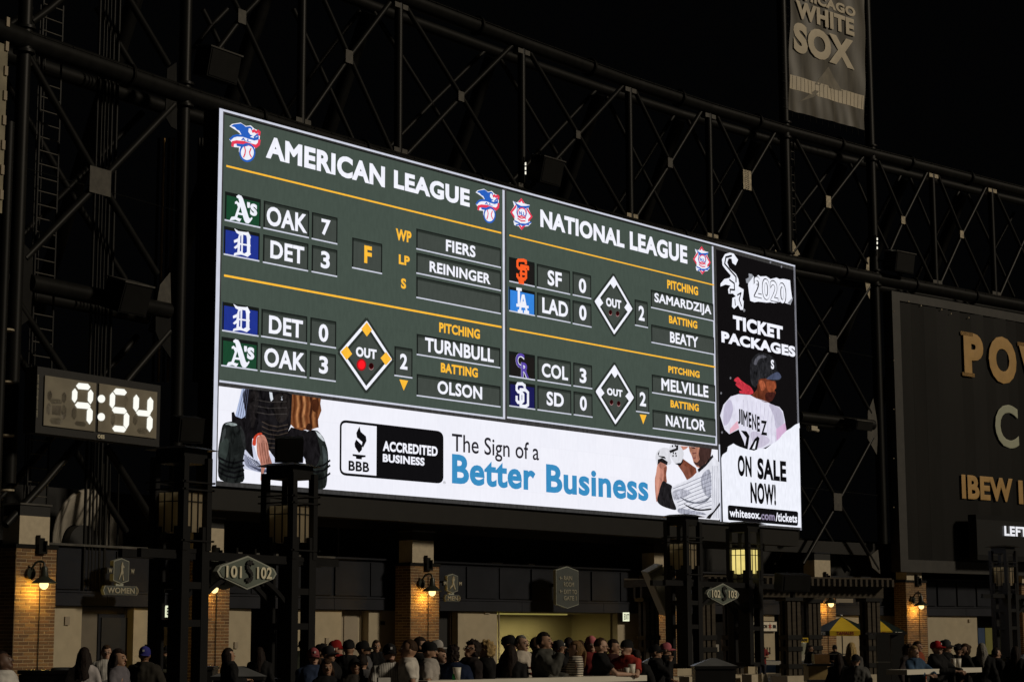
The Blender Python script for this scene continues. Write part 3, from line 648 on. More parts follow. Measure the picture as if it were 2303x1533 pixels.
q.poly(led(226, 224, 240), [(155, 1108), (210, 1092), (290, 1098), (330, 1120), (400, 1142), (440, 1165), (490, 1180), (515, 1210), (528, 1270), (542, 1360), (500, 1405), (430, 1440), (345, 1485), (265, 1480), (240, 1420), (210, 1335), (145, 1368), (112, 1335), (82, 1240), (105, 1165)], ZH, 3)
q.poly(led(196, 190, 214), [(110, 1180), (150, 1130), (170, 1200), (140, 1290), (105, 1300)], ZH, 4, True); q.poly(led(190, 184, 206), [(420, 1160), (500, 1200), (520, 1290), (470, 1330), (450, 1240)], ZH, 4, True); q.poly(led(202, 196, 216), [(290, 1370), (330, 1350), (420, 1400), (400, 1440), (330, 1460)], ZH, 4, True)
q.poly(led(232, 182, 200), [(150, 1330), (200, 1275), (212, 1325), (148, 1364)], ZH, 4); q.poly(led(214, 176, 210), [(468, 1330), (530, 1290), (542, 1358), (470, 1412)], ZH, 4)
for i in range(9): q.line(led(176, 170, 196), [(240+i*30, 1130+i*6), (250+i*26, 1290), (270+i*24, 1470-i*6)], 0.02, ZH, 5)
q.poly(L_BLACK, [(210, 1340), (245, 1420), (262, 1490), (140, 1440), (110, 1420), (150, 1370)], ZH, 4)
for c_, x0_, x1_, y1_, y0_ in (('J', 203, 219, 1297, 1193), ('I', 226, 234, 1302, 1197), ('M', 240, 268, 1312, 1206), ('E', 277, 294, 1322, 1216), ('N', 301, 327, 1336, 1228), ('E', 335, 352, 1350, 1244), ('Z', 362, 402, 1372, 1272)):
    q.text(KB, c_, (x0_, y1_), (x1_, y0_), ZH, 6, 0.03, bot=(x0_, y1_), top=(x0_, y0_))
q.poly(KB, [(222, 1342), (262, 1348), (282, 1380), (268, 1482), (245, 1480), (262, 1392), (242, 1368)], ZH, 6); q.poly(KB, [(338, 1382), (352, 1395), (332, 1486), (275, 1480), (318, 1400)], ZH, 6)
q.poly(L_PW, [(322, 1420), (330, 1412), (318, 1470), (300, 1468)], ZH, 7)
q.poly(L_PW, [(1619, 1030), (1622, 1022), (1632, 1015), (1634, 1004), (1646, 997), (1652, 1001), (1659, 1004), (1673, 1009), (1692, 1013), (1705, 1008), (1719, 1009), (1733, 998), (1747, 990), (1755, 978), (1766, 968), (1775, 963), (1785, 955), (1794, 951), (1795, 962), (1768, 978), (1757, 988), (1749, 998), (1735, 1008), (1719, 1018), (1692, 1021), (1673, 1018), (1646, 1008), (1636, 1014)], None, 7)
for (x_, y_) in ((1619, 884), (1621, 972), (1700, 640), (1730, 590), (1755, 600), (1640, 850)): q.disc(led(120, 120, 126), (x_, y_), 2, 3, None, 3, 7)
photo_mats(q.build('ticket_picture', TK, 'player in white pinstripes seen from behind'), (L_WHITE.name, L_PW.name, KB.name, L_BLACK.name))

# ------------------------------------------------------------------ steel lattice behind the board
steel = thing('steel_lattice', 'dark tubular steel lattice towering behind the video board', 'steel structure', (61, 50, 0))
def C(px, py, off=0.3): return atC(px, py, off)
def sp(name, m, a, b, r, r1=None, n=12): return MB().tube(a, b, r, r1, n).build(name, m, steel)
def column(px, r, ztop, pyref=700, off=0.3, zb=6.3):
    p = C(px, pyref, off); o = MB()
    o.tube((p.x, p.y, zb), (p.x, p.y, ztop), r, n=16)
    ob = o.build('column', M_STEEL, steel)
    return p
ZLOW, ZTOP = 18.08+CAMZ, 24.65+CAMZ
colA = column(33, 0.22, 31); colB = column(403, 0.21, 31); colC = column(1771, 0.25, 36, 560); colD = column(1967, 0.25, 36, 640)
def collar(p, z, r):
    m = MB()
    for dz in (-0.38, 0.38): m.tube((p.x, p.y, z+dz-0.04), (p.x, p.y, z+dz+0.04), r+0.12, n=16)
    m.tube((p.x, p.y, z-0.34), (p.x, p.y, z+0.34), r+0.03, n=16)
    m.build('collar', M_STEEL, steel)
for p, r in ((colA, .22), (colB, .21), (colC, .25), (colD, .25)): collar(p, ZLOW, r); collar(p, ZTOP, r)
# chords: run node to node along the plan curve
nodesX = [colA.x-9, colA.x, colB.x, C(676, 285).x, C(895, 345).x, C(1174, 430).x, C(1417, 495).x, C(1598, 535).x, colC.x, colD.x, C(2104, 640).x, C(2237, 668).x, 109, 116]
def N(i, z, off=0.3): X = nodesX[i]; return Vector((X, TY(X)+off, z))
for off, mm, rr_ in ((0.3, M_STEEL, 0.34), (1.95, M_STEELB, 0.26)):
    for i in range(len(nodesX)-1):
        for z in (ZLOW, ZTOP):
            a_, b_ = N(i, z, off), N(i+1, z, off)
            sp('chord', mm, a_, b_, rr_ if z == ZLOW else rr_*0.92, n=18)
ZMID = 10.45+CAMZ
for a_, b_ in ((0, 1), (1, 2), (8, 9)):
    z1 = C(244, 672).z if b_ == 2 else (C(1880, 946).z if b_ == 9 else C(100, 645).z)
    A_, B_ = N(a_, z1), N(b_, z1); d_ = (B_-A_).normalized()
    sp('chord', M_STEEL, A_+d_*0.55, B_-d_*0.55, 0.27, n=18)
    if b_ != 1: sp('chord', M_STEELB, N(a_, z1, 1.95), N(b_, z1, 1.95), 0.2, n=12)
# bolted flange joints and a cable run along the chords
for i in range(1, len(nodesX)-2):
    for z in (ZLOW, ZTOP):
        a_, b_ = N(i, z), N(i+1, z); d_ = (b_-a_).normalized(); f_ = a_.lerp(b_, .62); m = MB()
        m.tube(f_-d_*.05, f_-d_*.01, .42, n=20).tube(f_+d_*.01, f_+d_*.05, .42, n=20); m.build('flange_joint', M_STEEL, steel)
        c_ = MB(); o_ = Vector((0, -.30, .17)); c_.tube(a_+o_, b_+o_, .025, n=6)
        for k in range(6): p = a_.lerp(b_, (k+.5)/6)+o_; c_.tube(p-d_*.03, p+d_*.03, .045, n=6)
        c_.build('cable_run', M_STEEL, steel)
# uprights between the chords
for i in (3, 4, 5, 6, 7, 10, 11):
    p = N(i, 0)
    sp('upright', M_STEEL, (p.x, p.y, ZLOW+.25), (p.x, p.y, ZTOP-.3), 0.17)
    m_ = M_PLATEL if i in (6, 7, 10, 11) else M_PLATE
    t_ = tang(p.x)
    for z, dz, mm in ((ZLOW+.36, .22, M_PLATEL if i in (6, 7) else M_PLATE), (ZTOP-.42, .2, M_PLATEL if i in (10, 11) else M_PLATE)):
        MB().box((p.x, p.y, z), (0.78, 0.30, dz), rz=math.atan2(t_.y, t_.x)).build('gusset_plate', mm, steel)
# cross bracing (pixel ends on the front face of the lattice)
XB = [((525, 0), (544, 38), (650, 267)), ((580, 0), (544, 38), (487, 115)), ((728, 0), (785, 128), (879, 338)), ((876, 7), (785, 128), (685, 274)),
      ((907, 7), (1037, 217), (1160, 418)), ((1157, 97), (1037, 217), (914, 347)), ((1186, 110), (1300, 303), (1405, 485)), ((1405, 188), (1300, 303), (1185, 430)),
      ((1427, 203), (1507, 366), (1589, 526)), ((1581, 243), (1507, 366), (1429, 489)), ((1605, 247), (1680, 405), (1752, 563)), ((1746, 292), (1680, 405), (1613, 524)),
      ((1778, 292), (1863, 454), (1949, 594)), ((1949, 342), (1863, 454), (1784, 566)), ((1972, 356), (2031, 495), (2097, 635)), ((2086, 384), (2031, 495), (1985, 600)),
      ((2106, 388), (2163, 527), (2225, 664)), ((2216, 422), (2163, 527), (2113, 639)), ((2236, 427), (2290, 545), (2340, 660)), ((2340, 470), (2300, 545), (2246, 667)),
      ((1789, 623), (1873, 773), (1958, 929)), ((1955, 646), (1873, 773), (1796, 897)), ((1800, 979), (1884, 1128), (1974, 1280)), ((1962, 983), (1884, 1128), (1805, 1267)),
      ((64, 128), (225, 408), (352, 615)), ((390, 236), (225, 408), (55, 582)), ((40, 680), (140, 830), (215, 950)), ((380, 745), (300, 838), (180, 985)),
      ((180, 990), (100, 1085), (12, 1180)), ((240, 1005), (300, 1100), (356, 1190)), ((140, -5), (108, 22), (70, 50)), ((288, -5), (330, 65), (378, 146))]
for k, (a_, m_, b_) in enumerate(XB):
    r_ = 0.105 if a_[0] > 400 else 0.115
    if k >= 24: r_ = 0.125
    A_, Mm, B_ = C(*a_), C(*m_), C(*b_)
    sp('brace', M_STEEL, A_, Mm, r_, n=10); sp('brace', M_STEEL, Mm, B_, r_, n=10)
    sh = Vector((0, 1.62, 0))
    MB().tube(A_+sh, Mm+sh, r_*.95, n=8).tube(Mm+sh, B_+sh, r_*.95, n=8).build('brace', M_STEELB, steel)
def plate(px, py, w, h, mm, off=0.14):
    p = C(px, py, off); t_ = tang(p.x)
    MB().box(p, (w, 0.04, h), rz=math.atan2(t_.y, t_.x)).build('gusset_plate', mm, steel)
for px, py, w, h, mm in ((544, 38, .4, .5, M_PLATE), (785, 128, .4, .5, M_PLATE), (1037, 217, .35, .4, M_PLATE), (1300, 303, .3, .35, M_PLATE), (1507, 366, .35, .45, M_PLATE), (1680, 405, .62, .95, M_PLATEL),
                         (1863, 454, .38, .6, M_PLATEL), (2031, 495, .32, .4, M_PLATEL), (2163, 527, .32, .4, M_PLATEL), (1873, 773, .62, .85, M_PLATE), (1884, 1128, .62, .85, M_PLATE), (225, 408, .95, .85, M_PLATE)):
    plate(px, py, w, h, mm)
p = C(1680, 405, 0.10); t_ = tang(p.x); bm = MB()
for i in range(9):
    for s_ in (-.1, .1): bm.box(p+Vector((s_, -0.02, -0.4+i*.1)), (0.03, 0.04, 0.03))
bm.build('bolt_row', M_STEEL, steel)
# triangular gussets at the column joints
def gus(pts, mm, off=0.22):
    P = [C(x, y, off) for x, y in pts]; MB().prism(P, (0, 1, 0), 0.05).build('gusset_plate', mm, steel)
gus([(1783, 540), (1799, 572), (1786, 580), (1781, 560)], M_PLATEL); gus([(1744, 561), (1751, 572), (1742, 574)], M_PLATEL)
gus([(1950, 580), (1955, 578), (1955, 612), (1948, 605)], M_PLATEL); gus([(1946, 633), (1957, 633), (1956, 672), (1949, 655)], M_PLATEL); gus([(1975, 345), (1976, 352), (1971, 352)], M_PLATEL)
gus([(1964, 895), (1952, 925), (1951, 985), (1972, 1022), (1975, 960)], M_PLATE); gus([(1955, 1250), (1975, 1235), (1980, 1290), (1962, 1275)], M_PLATE)
gus([(52, 0), (80, 45), (75, 75), (52, 60)], M_STEEL); gus([(50, 105), (80, 110), (80, 140), (50, 166)], M_STEEL)
gus([(376, 155), (397, 140), (398, 292), (385, 285), (372, 262)], M_STEEL)
gus([(36, 530), (66, 560), (74, 590), (70, 715), (30, 745)], M_STEEL); gus([(360, 640), (383, 612), (385, 690), (351, 690)], M_PLATE); gus([(350, 700), (384, 702), (384, 805), (360, 770), (350, 745)], M_STEEL)
# raking members running back and down from the top joints
for i in range(2, 12):
    a_ = N(i, ZTOP-.3, 1.95); sp('raker', M_STEELB, a_, (a_.x+.3, a_.y+6.5, ZLOW-6.5), 0.30, n=12)
# riser pipes
for k, px in enumerate((214, 224, 231, 239, 247, 258)):
    p = C(px, 400, 1.2); MB().tube((p.x, p.y, 3), (p.x, p.y, 31), (.05, .035, .035, .03, .05, .06)[k], n=8).build('riser_pipe', M_STEELB, steel)
M_GOLDLIT = mat('golden_lit_conduit', (0.30, 0.18, 0.07), 0.3, 0.7, 0.5, 1.2)  # golden highlights on the pipes, put into their colour
for k, (px, mm) in enumerate(((354, M_STEELB), (366, M_GOLDLIT), (377, M_STEEL), (387, M_GOLDLIT), (445, M_STEELB), (452, M_STEELB), (463, M_STEELB))):
    p = C(px, 450, 1.3); z0, z1 = (C(px, 860, 1.3).z, C(px, 310, 1.3).z)
    MB().tube((p.x, p.y, z0), (p.x, p.y, z1), 0.05, n=8).build('riser_pipe', mm, steel)
for px, py in ((1798, 460), (20, 760)):
    pass
# thin stay wires
for a_, b_ in (((45, 375), (400, 475)), ((1792, 770), (1978, 805)), ((1802, 1095), (1990, 1115))):
    MB().tube(C(*a_), C(*b_), 0.012, n=4).build('stay_wire', M_STEEL, steel)
for y_ in (744, 861, 981, 1104):
    p = C(14, y_, 0.0); MB().tube(p, p+Vector((0, 0, .05)), 0.235, n=14).build('pipe_band', M_PLATEL, steel)
MB().tube(Vector((C(5, 700, -.15).x, C(5, 700, -.15).y, 2)), Vector((C(5, 700, -.15).x, C(5, 700, -.15).y, 17)), 0.16, n=12).build('riser_pipe', M_STEELB, steel)

# ladders on the columns
def ladder(label, x0, x1, ytop, ybot, step, off, wmul=1, cage=False):
    A_ = C(x0, (ytop+ybot)/2, off); B_ = C(x1, (ytop+ybot)/2, off)
    zt, zb_ = C(x0, ytop, off).z, C(x0, ybot, off).z
    t = thing('ladder', label, 'ladder', (A_.x, A_.y, zb_))
    for p in (A_, B_): MB().box((p.x, p.y, (zt+zb_)/2), (.05*wmul, .05*wmul, zt-zb_)).build('stile', M_STEEL, t)
    z = zb_+step/2; first = None
    while z < zt:
        MB().tube((A_.x, A_.y, z), (B_.x, B_.y, z), 0.022*wmul, n=6).build('rung', M_RUNG, t); z += step
    if cage:
        for dx in (.35, .65):
            q_ = A_.lerp(B_, dx); MB().box((q_.x, q_.y+.5, (zt+zb_)/2), (.03, .03, zt-zb_)).build('cage_bar', M_STEEL, t)
M_RUNG = mat('worn_rung', (0.075, 0.07, 0.06), 0.5, 0.2, 0.2, 5)
ladder('long caged ladder beside the far left column of the lattice', 78, 123, -10, 1195, 0.43, 0.9, 1, True)
ladder('short ladder between the two lattice columns under the cloth banner', 1780, 1787, 300, 560, 0.40, 0.9)

# floodlight and speaker boxes on the lattice
def hung_box(label, px, py, w, h, d, tilt, off, rim=None):
    p = C(px, py, off); t = thing('hung_speaker', label, 'loudspeaker', tuple(p))
    tg = tang(p.x); rz = math.atan2(tg.y, tg.x)
    R = Matrix.Rotation(rz, 3, 'Z') @ Matrix.Rotation(tilt, 3, 'X')
    MB().box(p, (w, d, h), R=R).build('cabinet', M_SPK, t)
    MB().box(p + R @ Vector((0, -d/2-.015, 0)), (w*.92, .02, h*.9), R=R).build('grille', M_STEELB, t)
    MB().box(p + R @ Vector((0, .0, h/2+.03)), (w*1.08, d*1.1, .05), R=R).build('top_plate', M_TRIM, t)
    MB().bar(p+Vector((0, d/2, 0)), p+Vector((0, d/2+.7, .25)), .1).build('bracket', M_STEEL, t)
hung_box('black speaker box hung below the upper left crossbeam', 488, 148, 1.5, 1.0, .7, radians(12), 0.4)
hung_box('black speaker box above the middle of the video board', 1228, 385, 1.35, 1.05, .7, radians(14), -0.3)
hung_box('black speaker box between the two right hand lattice uprights', 2022, 590, 1.5, 1.0, .8, radians(10), -0.3)
hung_box('black speaker box on the pipe above the digital clock', 285, 668, 1.25, .95, .8, radians(18), -0.6)
hung_box('black speaker box on the pipe right of the ticket advert', 1930, 955, 1.3, .45, .8, radians(12), -0.5)
# small lit status lamps beside two columns
M_TUBE = led(255, 250, 232, 1.0, 'tube_lamp', grain=0.02)
for (x, ys), lab in (((1182, (372, 382, 392)), 'row of small white tube lights left of the speaker above the board'), ((1973, (540, 549, 560)), 'row of small white tube lights on the column right of the banner')):
    p = C(x, ys[0], -.05); t = thing('tube_light', lab, 'light', tuple(p))
    for y_ in ys:
        p = C(x, y_, -.05); MB().tube(p, p+Vector((0, 0, .12)), 0.03, n=8).build('tube', M_TUBE, t)
    MB().box(p+Vector((0, .07, 0.2)), (.05, .05, 1.1)).build('bracket', M_STEEL, t)
pc = C(1826, 963, -0.4); t = thing('security_camera', 'small white security camera right of the ticket advert', 'camera', tuple(pc))
MB().box(pc, (.55, .3, .22)).build('body', M_SPKW, t); MB().tube(pc+Vector((.35, 0, -.06)), pc+Vector((.55, 0, -.06)), .09).build('lens_hood', M_SPKW, t); MB().bar(pc, pc+Vector((-.1, .6, .3)), .06).build('bracket', M_STEEL, t)

# ------------------------------------------------------------------ cloth banner between the two tall columns
M_CLOTH = mat('grey_banner_cloth', (0.075, 0.067, 0.052), 0.42, 0, 0.35, 1.1, 0.0, 0.5, (3.0, 1, .5))
M_CLOTHL = mat('pale_banner_print', (0.55, 0.48, 0.36), 0.6, 0, 0.10, 2.0)
M_CLOTHM = mat('mid_banner_print', (0.16, 0.14, 0.105), 0.6, 0, 0.25, 2.0)
M_CLOTHP = mat('banner_pinstripe', (.26, .225, .165), .6)
ban = thing('cloth_banner', 'grey hanging cloth banner reading CHICAGO WHITE SOX between two columns', 'banner', tuple(C(1860, 290, 0.1)))
BO = 0.05
def bcl(px, py, k=0):      # point on the banner cloth, rippled
    p = C(px, py, BO); u = (px-1773)/172.0
    rip = 0.05*sin(u*21+p.z*0.9)+0.035*sin(u*47+p.z*1.7)*max(0, min(1, (29-p.z)/3+0.2)) + 0.05*sin(p.z*2.1+u*5)
    return p + Vector((0, -0.02-0.012*k+rip*0.5, 0))
m = MB(); nx, ny = 60, 44; vs = []
for j in range(ny+1):
    for i in range(nx+1):
        u, v = i/nx, j/ny; top = -60; bl = 247+46*u
        x = 1777-4*v+u*(168+3*v); vs.append(bcl(x, top*(1-v)+bl*v))
m.add(vs, [(j*(nx+1)+i, j*(nx+1)+i+1, (j+1)*(nx+1)+i+1, (j+1)*(nx+1)+i) for j in range(ny) for i in range(nx)], 0, True)
m.build('cloth', M_CLOTH, ban)
def bstrip(quad, mm, k, nm='print', n=24, mcount=6):
    (a0, a1, b1, b0) = quad; m = MB(); vs = []
    for j in range(mcount+1):
        for i in range(n+1):
            u, v = i/n, j/mcount
            x = (a0[0]*(1-u)+a1[0]*u)*(1-v)+(b0[0]*(1-u)+b1[0]*u)*v; y = (a0[1]*(1-u)+a1[1]*u)*(1-v)+(b0[1]*(1-u)+b1[1]*u)*v
            vs.append(bcl(x, y, k))
    m.add(vs, [(j*(n+1)+i, j*(n+1)+i+1, (j+1)*(n+1)+i+1, (j+1)*(n+1)+i) for j in range(mcount) for i in range(n)], 0, True)
    return m.build(nm, mm, ban)
bstrip(((1776, 168), (1942, 216), (1942, 247), (1775, 199)), M_CLOTHL, 1, 'pale_stripe', 40)
for i in range(19):
    u = (i+.5)/19; x = 1776+u*166; y = 168+48*u
    bstrip(((x, y+1), (x+.7, y+1.3), (x+.7, y+30.5), (x, y+30)), M_CLOTHP, 2, 'pinstripe', 1, 3)
bstrip(((1862, 150), (1862, 150), (1894, 206), (1832, 190)), M_CLOTHM, 1, 'pale_wedge', 6, 6)
bstrip(((1832, 203), (1855, 210), (1800, 228), (1795, 230)), M_CLOTHM, 1, 'pale_wedge', 6, 4)
def btext(body, lb, rt, w, bot=None, top=None):
    a_ = C(lb[0], lb[1], BO); b_ = C(rt[0], rt[1], BO); za = C(*(bot or lb), BO).z; zb_ = C(*(top or rt), BO).z
    ex = Vector((b_.x-a_.x, b_.y-a_.y, 0)); wd = ex.length; ex.normalize(); nn = Vector((ex.y, -ex.x, 0)); mb = MB()
    text_into(mb, body, Vector((a_.x, a_.y, za))+nn*0.075, ex, EZ, wd, zb_-za, nn, w, 0, 0.01)
    mb.build('lettering', M_CLOTHL, ban)
btext('CHICAGO', (1784, -5), (1921, 27), .05, bot=(1784, -6), top=(1784, -28)); btext('WHITE', (1788, 42), (1918, 50), .05, bot=(1800, 44), top=(1800, 5)); btext('SOX', (1783, 122), (1917, 92), .055, bot=(1800, 122), top=(1800, 54))
lace = MB()
for i in range(13):
    u = i/12; x = 1780+u*162; a_ = C(x, 247+46*u, BO+.05); lace.tube(a_, C(x+2, 263+45*u, BO+.1), 0.022, n=4)
for i in range(14):
    for s_, x in ((-1, 1774), (1, 1946)):
        a_ = C(x, i*19+(12 if s_ > 0 else 0), BO); lace.tube(a_, a_+Vector((s_*.42, .1, .12)), 0.016, n=4)
lace.build('lacing', M_STEEL, ban)

# ------------------------------------------------------------------ digital clock
CO = -1.15
clock = thing('digital_clock', 'black digital clock showing 9:54 in white segments', 'clock', tuple(C(222, 915, CO)))
def K(x, y, off=CO): return C(x, y, off)
tlk, trk, blk = K(86, 823), K(363, 862), K(81, 972)
tx = (trk-tlk); tx.z = 0; WCK = tx.length; tx.normalize(); nk = Vector((tx.y, -tx.x, 0)); zt, zb_ = tlk.z, blk.z
def KP(px, py, k=0):       # pixel on the clock face plane
    r = ray(px, py); t = (tlk-O).dot(nk)/r.dot(nk); return O + r*t + nk*(0.01*k)
m = MB(); Rk = Matrix.Rotation(math.atan2(tx.y, tx.x), 3, 'Z')
cc = tlk + tx*WCK/2; cc.z = (zt+zb_)/2
m.box(cc - nk*.28, (WCK, .5, zt-zb_), R=Rk); m.build('case', mat('clock_case', (0.018, 0.018, 0.018), .5), clock)
def kbox(nm, mm, x0, x1, y0, y1, k=1, d=.02):
    a_ = KP(x0, (y0+y1)/2); b_ = KP(x1, (y0+y1)/2); za, zc = KP(x0, y0).z, KP(x0, y1).z
    c_ = (a_+b_)/2; c_.z = (za+zc)/2
    return MB().box(c_+nk*(0.01*k), ((b_-a_).length, d, za-zc), R=Rk).build(nm, mm, clock)
M_CKF = mat('clock_window', (0.27, 0.245, 0.19), 0.35, 0, 0.18, 1.4); M_CKO = mat('unlit_segment', (0.34, 0.31, 0.26), 0.5, 0, 0.05, 4)
M_CKD = mat('dark_digit_ghost', (0.215, 0.19, 0.15), 0.5, 0, 0.1, 4)
kbox('window', M_CKF, 99, 214.5, 843.5, 956); kbox('window', M_CKF, 221, 351.5, 861.5, 970)
fr = mat('clock_case', (0, 0, 0))
ZK = (0, 550, 2.358)
L_SEG = led(255, 255, 246, 1.0, 'lit_segment', sample=True, grain=0.0)
def seg(nm, mm, pts, k):
    P = [KP(x, y, k) for x, y in Zm(ZK, pts)]
    return MB().prism(P, -nk, 0.015).build(nm, mm, clock)
def hseg(x0, x1, y0, y1, sl=.13):
    h = (y1-y0)/2; c = (x1-x0); return [(x0, y0+h*.9), (x0+h*.8, y0), (x1-h*.8, y0+sl*c*.5), (x1, y0+h+sl*c*.5), (x1-h*.7, y1+sl*c*.3), (x0+h*.7, y1-2)]
def vseg(x0, x1, y0, y1):
    w = (x1-x0); return [(x0+w*.5, y0), (x1, y0+w*.7), (x1-2, y1-w*.8), (x0+w*.45, y1), (x0-2, y1-w*.7), (x0, y0+w*.6)]
lit = [hseg(400, 475, 733, 767), vseg(380, 406, 762, 838), vseg(464, 490, 768, 845), hseg(394, 476, 834, 868), vseg(458, 487, 862, 952),
       hseg(598, 668, 762, 796), vseg(580, 606, 782, 868), hseg(590, 668, 860, 894), vseg(654, 681, 888, 976), hseg(592, 665, 958, 992),
       vseg(705, 733, 795, 886), vseg(779, 808, 808, 896), hseg(718, 794, 876, 908), vseg(777, 805, 905, 992)]
for s_ in lit: seg('lit_segment', L_SEG, s_, 4)
for c_ in ((534, 817), (533, 913)): seg('colon_dot', L_SEG, [(c_[0]+19*cos(2*pi*i/14), c_[1]+21*sin(2*pi*i/14)) for i in range(14)], 4)
for s_ in [hseg(262, 328, 815, 845), vseg(244, 270, 838, 905), vseg(322, 350, 846, 930), hseg(258, 328, 915, 952), vseg(250, 274, 770, 832), vseg(326, 350, 780, 842)]: seg('unlit_segment', M_CKO if s_[0][1] > 800 else M_CKD, s_, 2)
for s_ in [vseg(378, 404, 860, 930), hseg(392, 455, 935, 962), vseg(586, 608, 892, 960), vseg(703, 728, 900, 960), hseg(722, 780, 970, 1003), vseg(652, 678, 800, 860)]: seg('unlit_segment', M_CKD, s_, 2)
seg('unlit_segment', M_CKD, [(275, 850), (322, 855), (318, 905), (272, 900)], 2)
a_ = KP(218, 985, 2); mb = MB(); text_into(mb, 'OES', a_+Vector((0, 0, 0)), tx, EZ, .3, .12, nk, .05, 0, .01); mb.build('lettering', M_SIGNTXT, clock)
mb = MB(); ax = EZ; a_ = KP(77, 938, 0)   # upright side lettering
text_into(mb, 'oes-scoreboards.com', KP(83, 938, 2)+Vector((0, 0, 0)), EZ, -tx, 1.25, .07, nk, .03, 0, .01); mb.build('lettering', M_SIGNTXTD, clock)
for dz in (0.25, -0.25): MB().bar(cc-nk*.5+Vector((0, 0, dz*2)), cc-nk*1.3+Vector((0, 0, dz*2)), .1).build('bracket', M_STEEL, clock)

# conical pale drum behind the clock bracing
fan = thing('pale_cone', 'pale grey cone shaped drum on the roof below the clock', 'cone', tuple(atC(180, 1215, 3.0)))
pcn = atC(178, 1222, 3.0); R = Matrix.Rotation(radians(90), 3, 'X')
m = MB(); m.lathe([(0.62, -0.35), (0.70, -0.3), (1.72, 0.35), (1.78, 0.38), (1.70, .42), (.62, -.2)], pcn, 40, R=Matrix.Rotation(radians(12), 3, 'Z') @ R)
m.build('cone_shell', mat('weathered_pale_metal', (0.34, 0.31, 0.26), .55, .1, .3, 1.5), fan)
m = MB(); m.tube(pcn+Vector((0, .5, 0)), pcn+Vector((0, -.25, 0)), .60, n=24); m.build('hub', M_BLACK, fan)
for dx in (.35, .62, .98): MB().tube(pcn+Vector((dx, -.75, -.4)), pcn+Vector((dx-.05, -.75, 2.6)), .035, n=8).build('pipe', M_STEEL, fan)

# ------------------------------------------------------------------ painted billboard at the right
M_BBF = mat('black_billboard_sheet', (0.0060, 0.0056, 0.0048), 0.5, 0, 0.45, 0.8, 0.15, 0.14, (1, 1, .25))
M_BBR = mat('billboard_rim', (0.021, 0.019, 0.016), 0.55, 0, 0.3, 2.5, 0.1)
M_GOLD = mat('gold_lettering', (0.50, 0.30, 0.095), 0.55, 0, 0.12, 1.5)
M_SAGE = mat('sage_lettering', (0.42, 0.44, 0.33), 0.55, 0, 0.08, 1.5)
bb = thing('billboard', 'black billboard with gold lettering at the far right', 'billboard', tuple(C(2030, 1275, -.1)))
def Bq(x, y, k=0): return C(x, y, -0.15-0.01*k)
bx0, bx1 = Bq(2003, 654).x, 116.0; bzt, bzb = Bq(2003, 654).z, Bq(2026, 1285).z
npan = 26
def bpt(X, off=0): return Vector((X, TY(X)-0.15-off, 0))
rim = 0.62
bw = (bx1-bx0-rim)/npan
def bbquad(nm, mm, Xa, Xb, za, zb_, th, off=0): return MB().wall(bpt(Xa, off), bpt(Xb, off), za, zb_, th).build(nm, mm, bb)
bbquad('rim', M_BBR, bx0, bx0+rim, bzb, bzt, .6, .06)
for i in range(9):
    Xa = bx0+rim+i*(bx1-bx0-rim)/9; Xb = Xa+(bx1-bx0-rim)/9
    bbquad('rim', M_BBR, Xa, Xb, bzt-rim*.72, bzt, .6, .06); bbquad('rim', M_BBR, Xa, Xb, bzb, bzb+rim, .6, .06)
pw = 1.02; X = bx0+rim; i = 0
while X < bx1-pw and i < 24:
    A_ = bpt(X, -.03+random.uniform(-.03, .03)); B_ = bpt(X+pw-.03, .03+random.uniform(-.05, .05))
    MB().wall(A_, B_, bzb+rim, bzt-rim*.72, .2).build('sheet_panel', M_BBF, bb)
    X += pw; i += 1
m = MB()
for k in range(5):
    p = Bq(2040+k*35+random.uniform(-8, 8), 678+k*9, 8); m.box(p, (.08, .03, .06))
for k in range(5): p = Bq(2010, 700+k*110, 8); m.box(p, (.05, .03, .05))
m.build('rivets', M_PLATEL, bb)
def bbtext(body, lb, rt, w, mm, bot=None, top=None):
    a_ = Bq(*lb, 9); b_ = Bq(*rt, 9); za = Bq(*(bot or lb)).z; zt_ = Bq(*(top or rt)).z
    ex = Vector((b_.x-a_.x, b_.y-a_.y, 0)); wd = ex.length; ex.normalize(); mb = MB()
    text_into(mb, body, Vector((a_.x, a_.y, za)), ex, EZ, wd, zt_-za, Vector((ex.y, -ex.x, 0)), w, 0, 0.012); return mb, ex
mb, ex = bbtext('P', (2170, 846), (2210, 755), .055, M_GOLD, bot=(2175, 846), top=(2175, 748)); 
def slab(x0, x1, y0, y1):
    a_, b_ = Bq(x0, y0, 9), Bq(x1, y1, 9); mb.wall(a_, b_, b_.z, a_.z, -.012, proud=.012)
slab(2160, 2188, 744, 757); slab(2164, 2192, 836, 848)
mb.build('lettering', M_GOLD, bb)
mb, ex = bbtext('O', (2226, 860), (2284, 770), .06, M_GOLD, bot=(2255, 863), top=(2255, 758)); mb.build('lettering', M_GOLD, bb)
mb, ex = bbtext('W', (2296, 880), (2375, 790), .06, M_GOLD, bot=(2330, 882), top=(2330, 784)); slab(2288, 2322, 768, 782); mb.build('lettering', M_GOLD, bb)
mb, ex = bbtext('C', (2240, 1000), (2289, 930), .022, M_SAGE, bot=(2270, 1008), top=(2270, 911)); mb.build('lettering', M_SAGE, bb)
mb, ex = bbtext('H', (2312, 1010), (2352, 930), .022, M_SAGE, bot=(2312, 1014), top=(2312, 922)); mb.build('lettering', M_SAGE, bb)
mb, ex = bbtext('IBEW', (2164, 1121), (2277, 1080), .045, M_GOLD, bot=(2166, 1121), top=(2166, 1067)); mb.build('lettering', M_GOLD, bb)
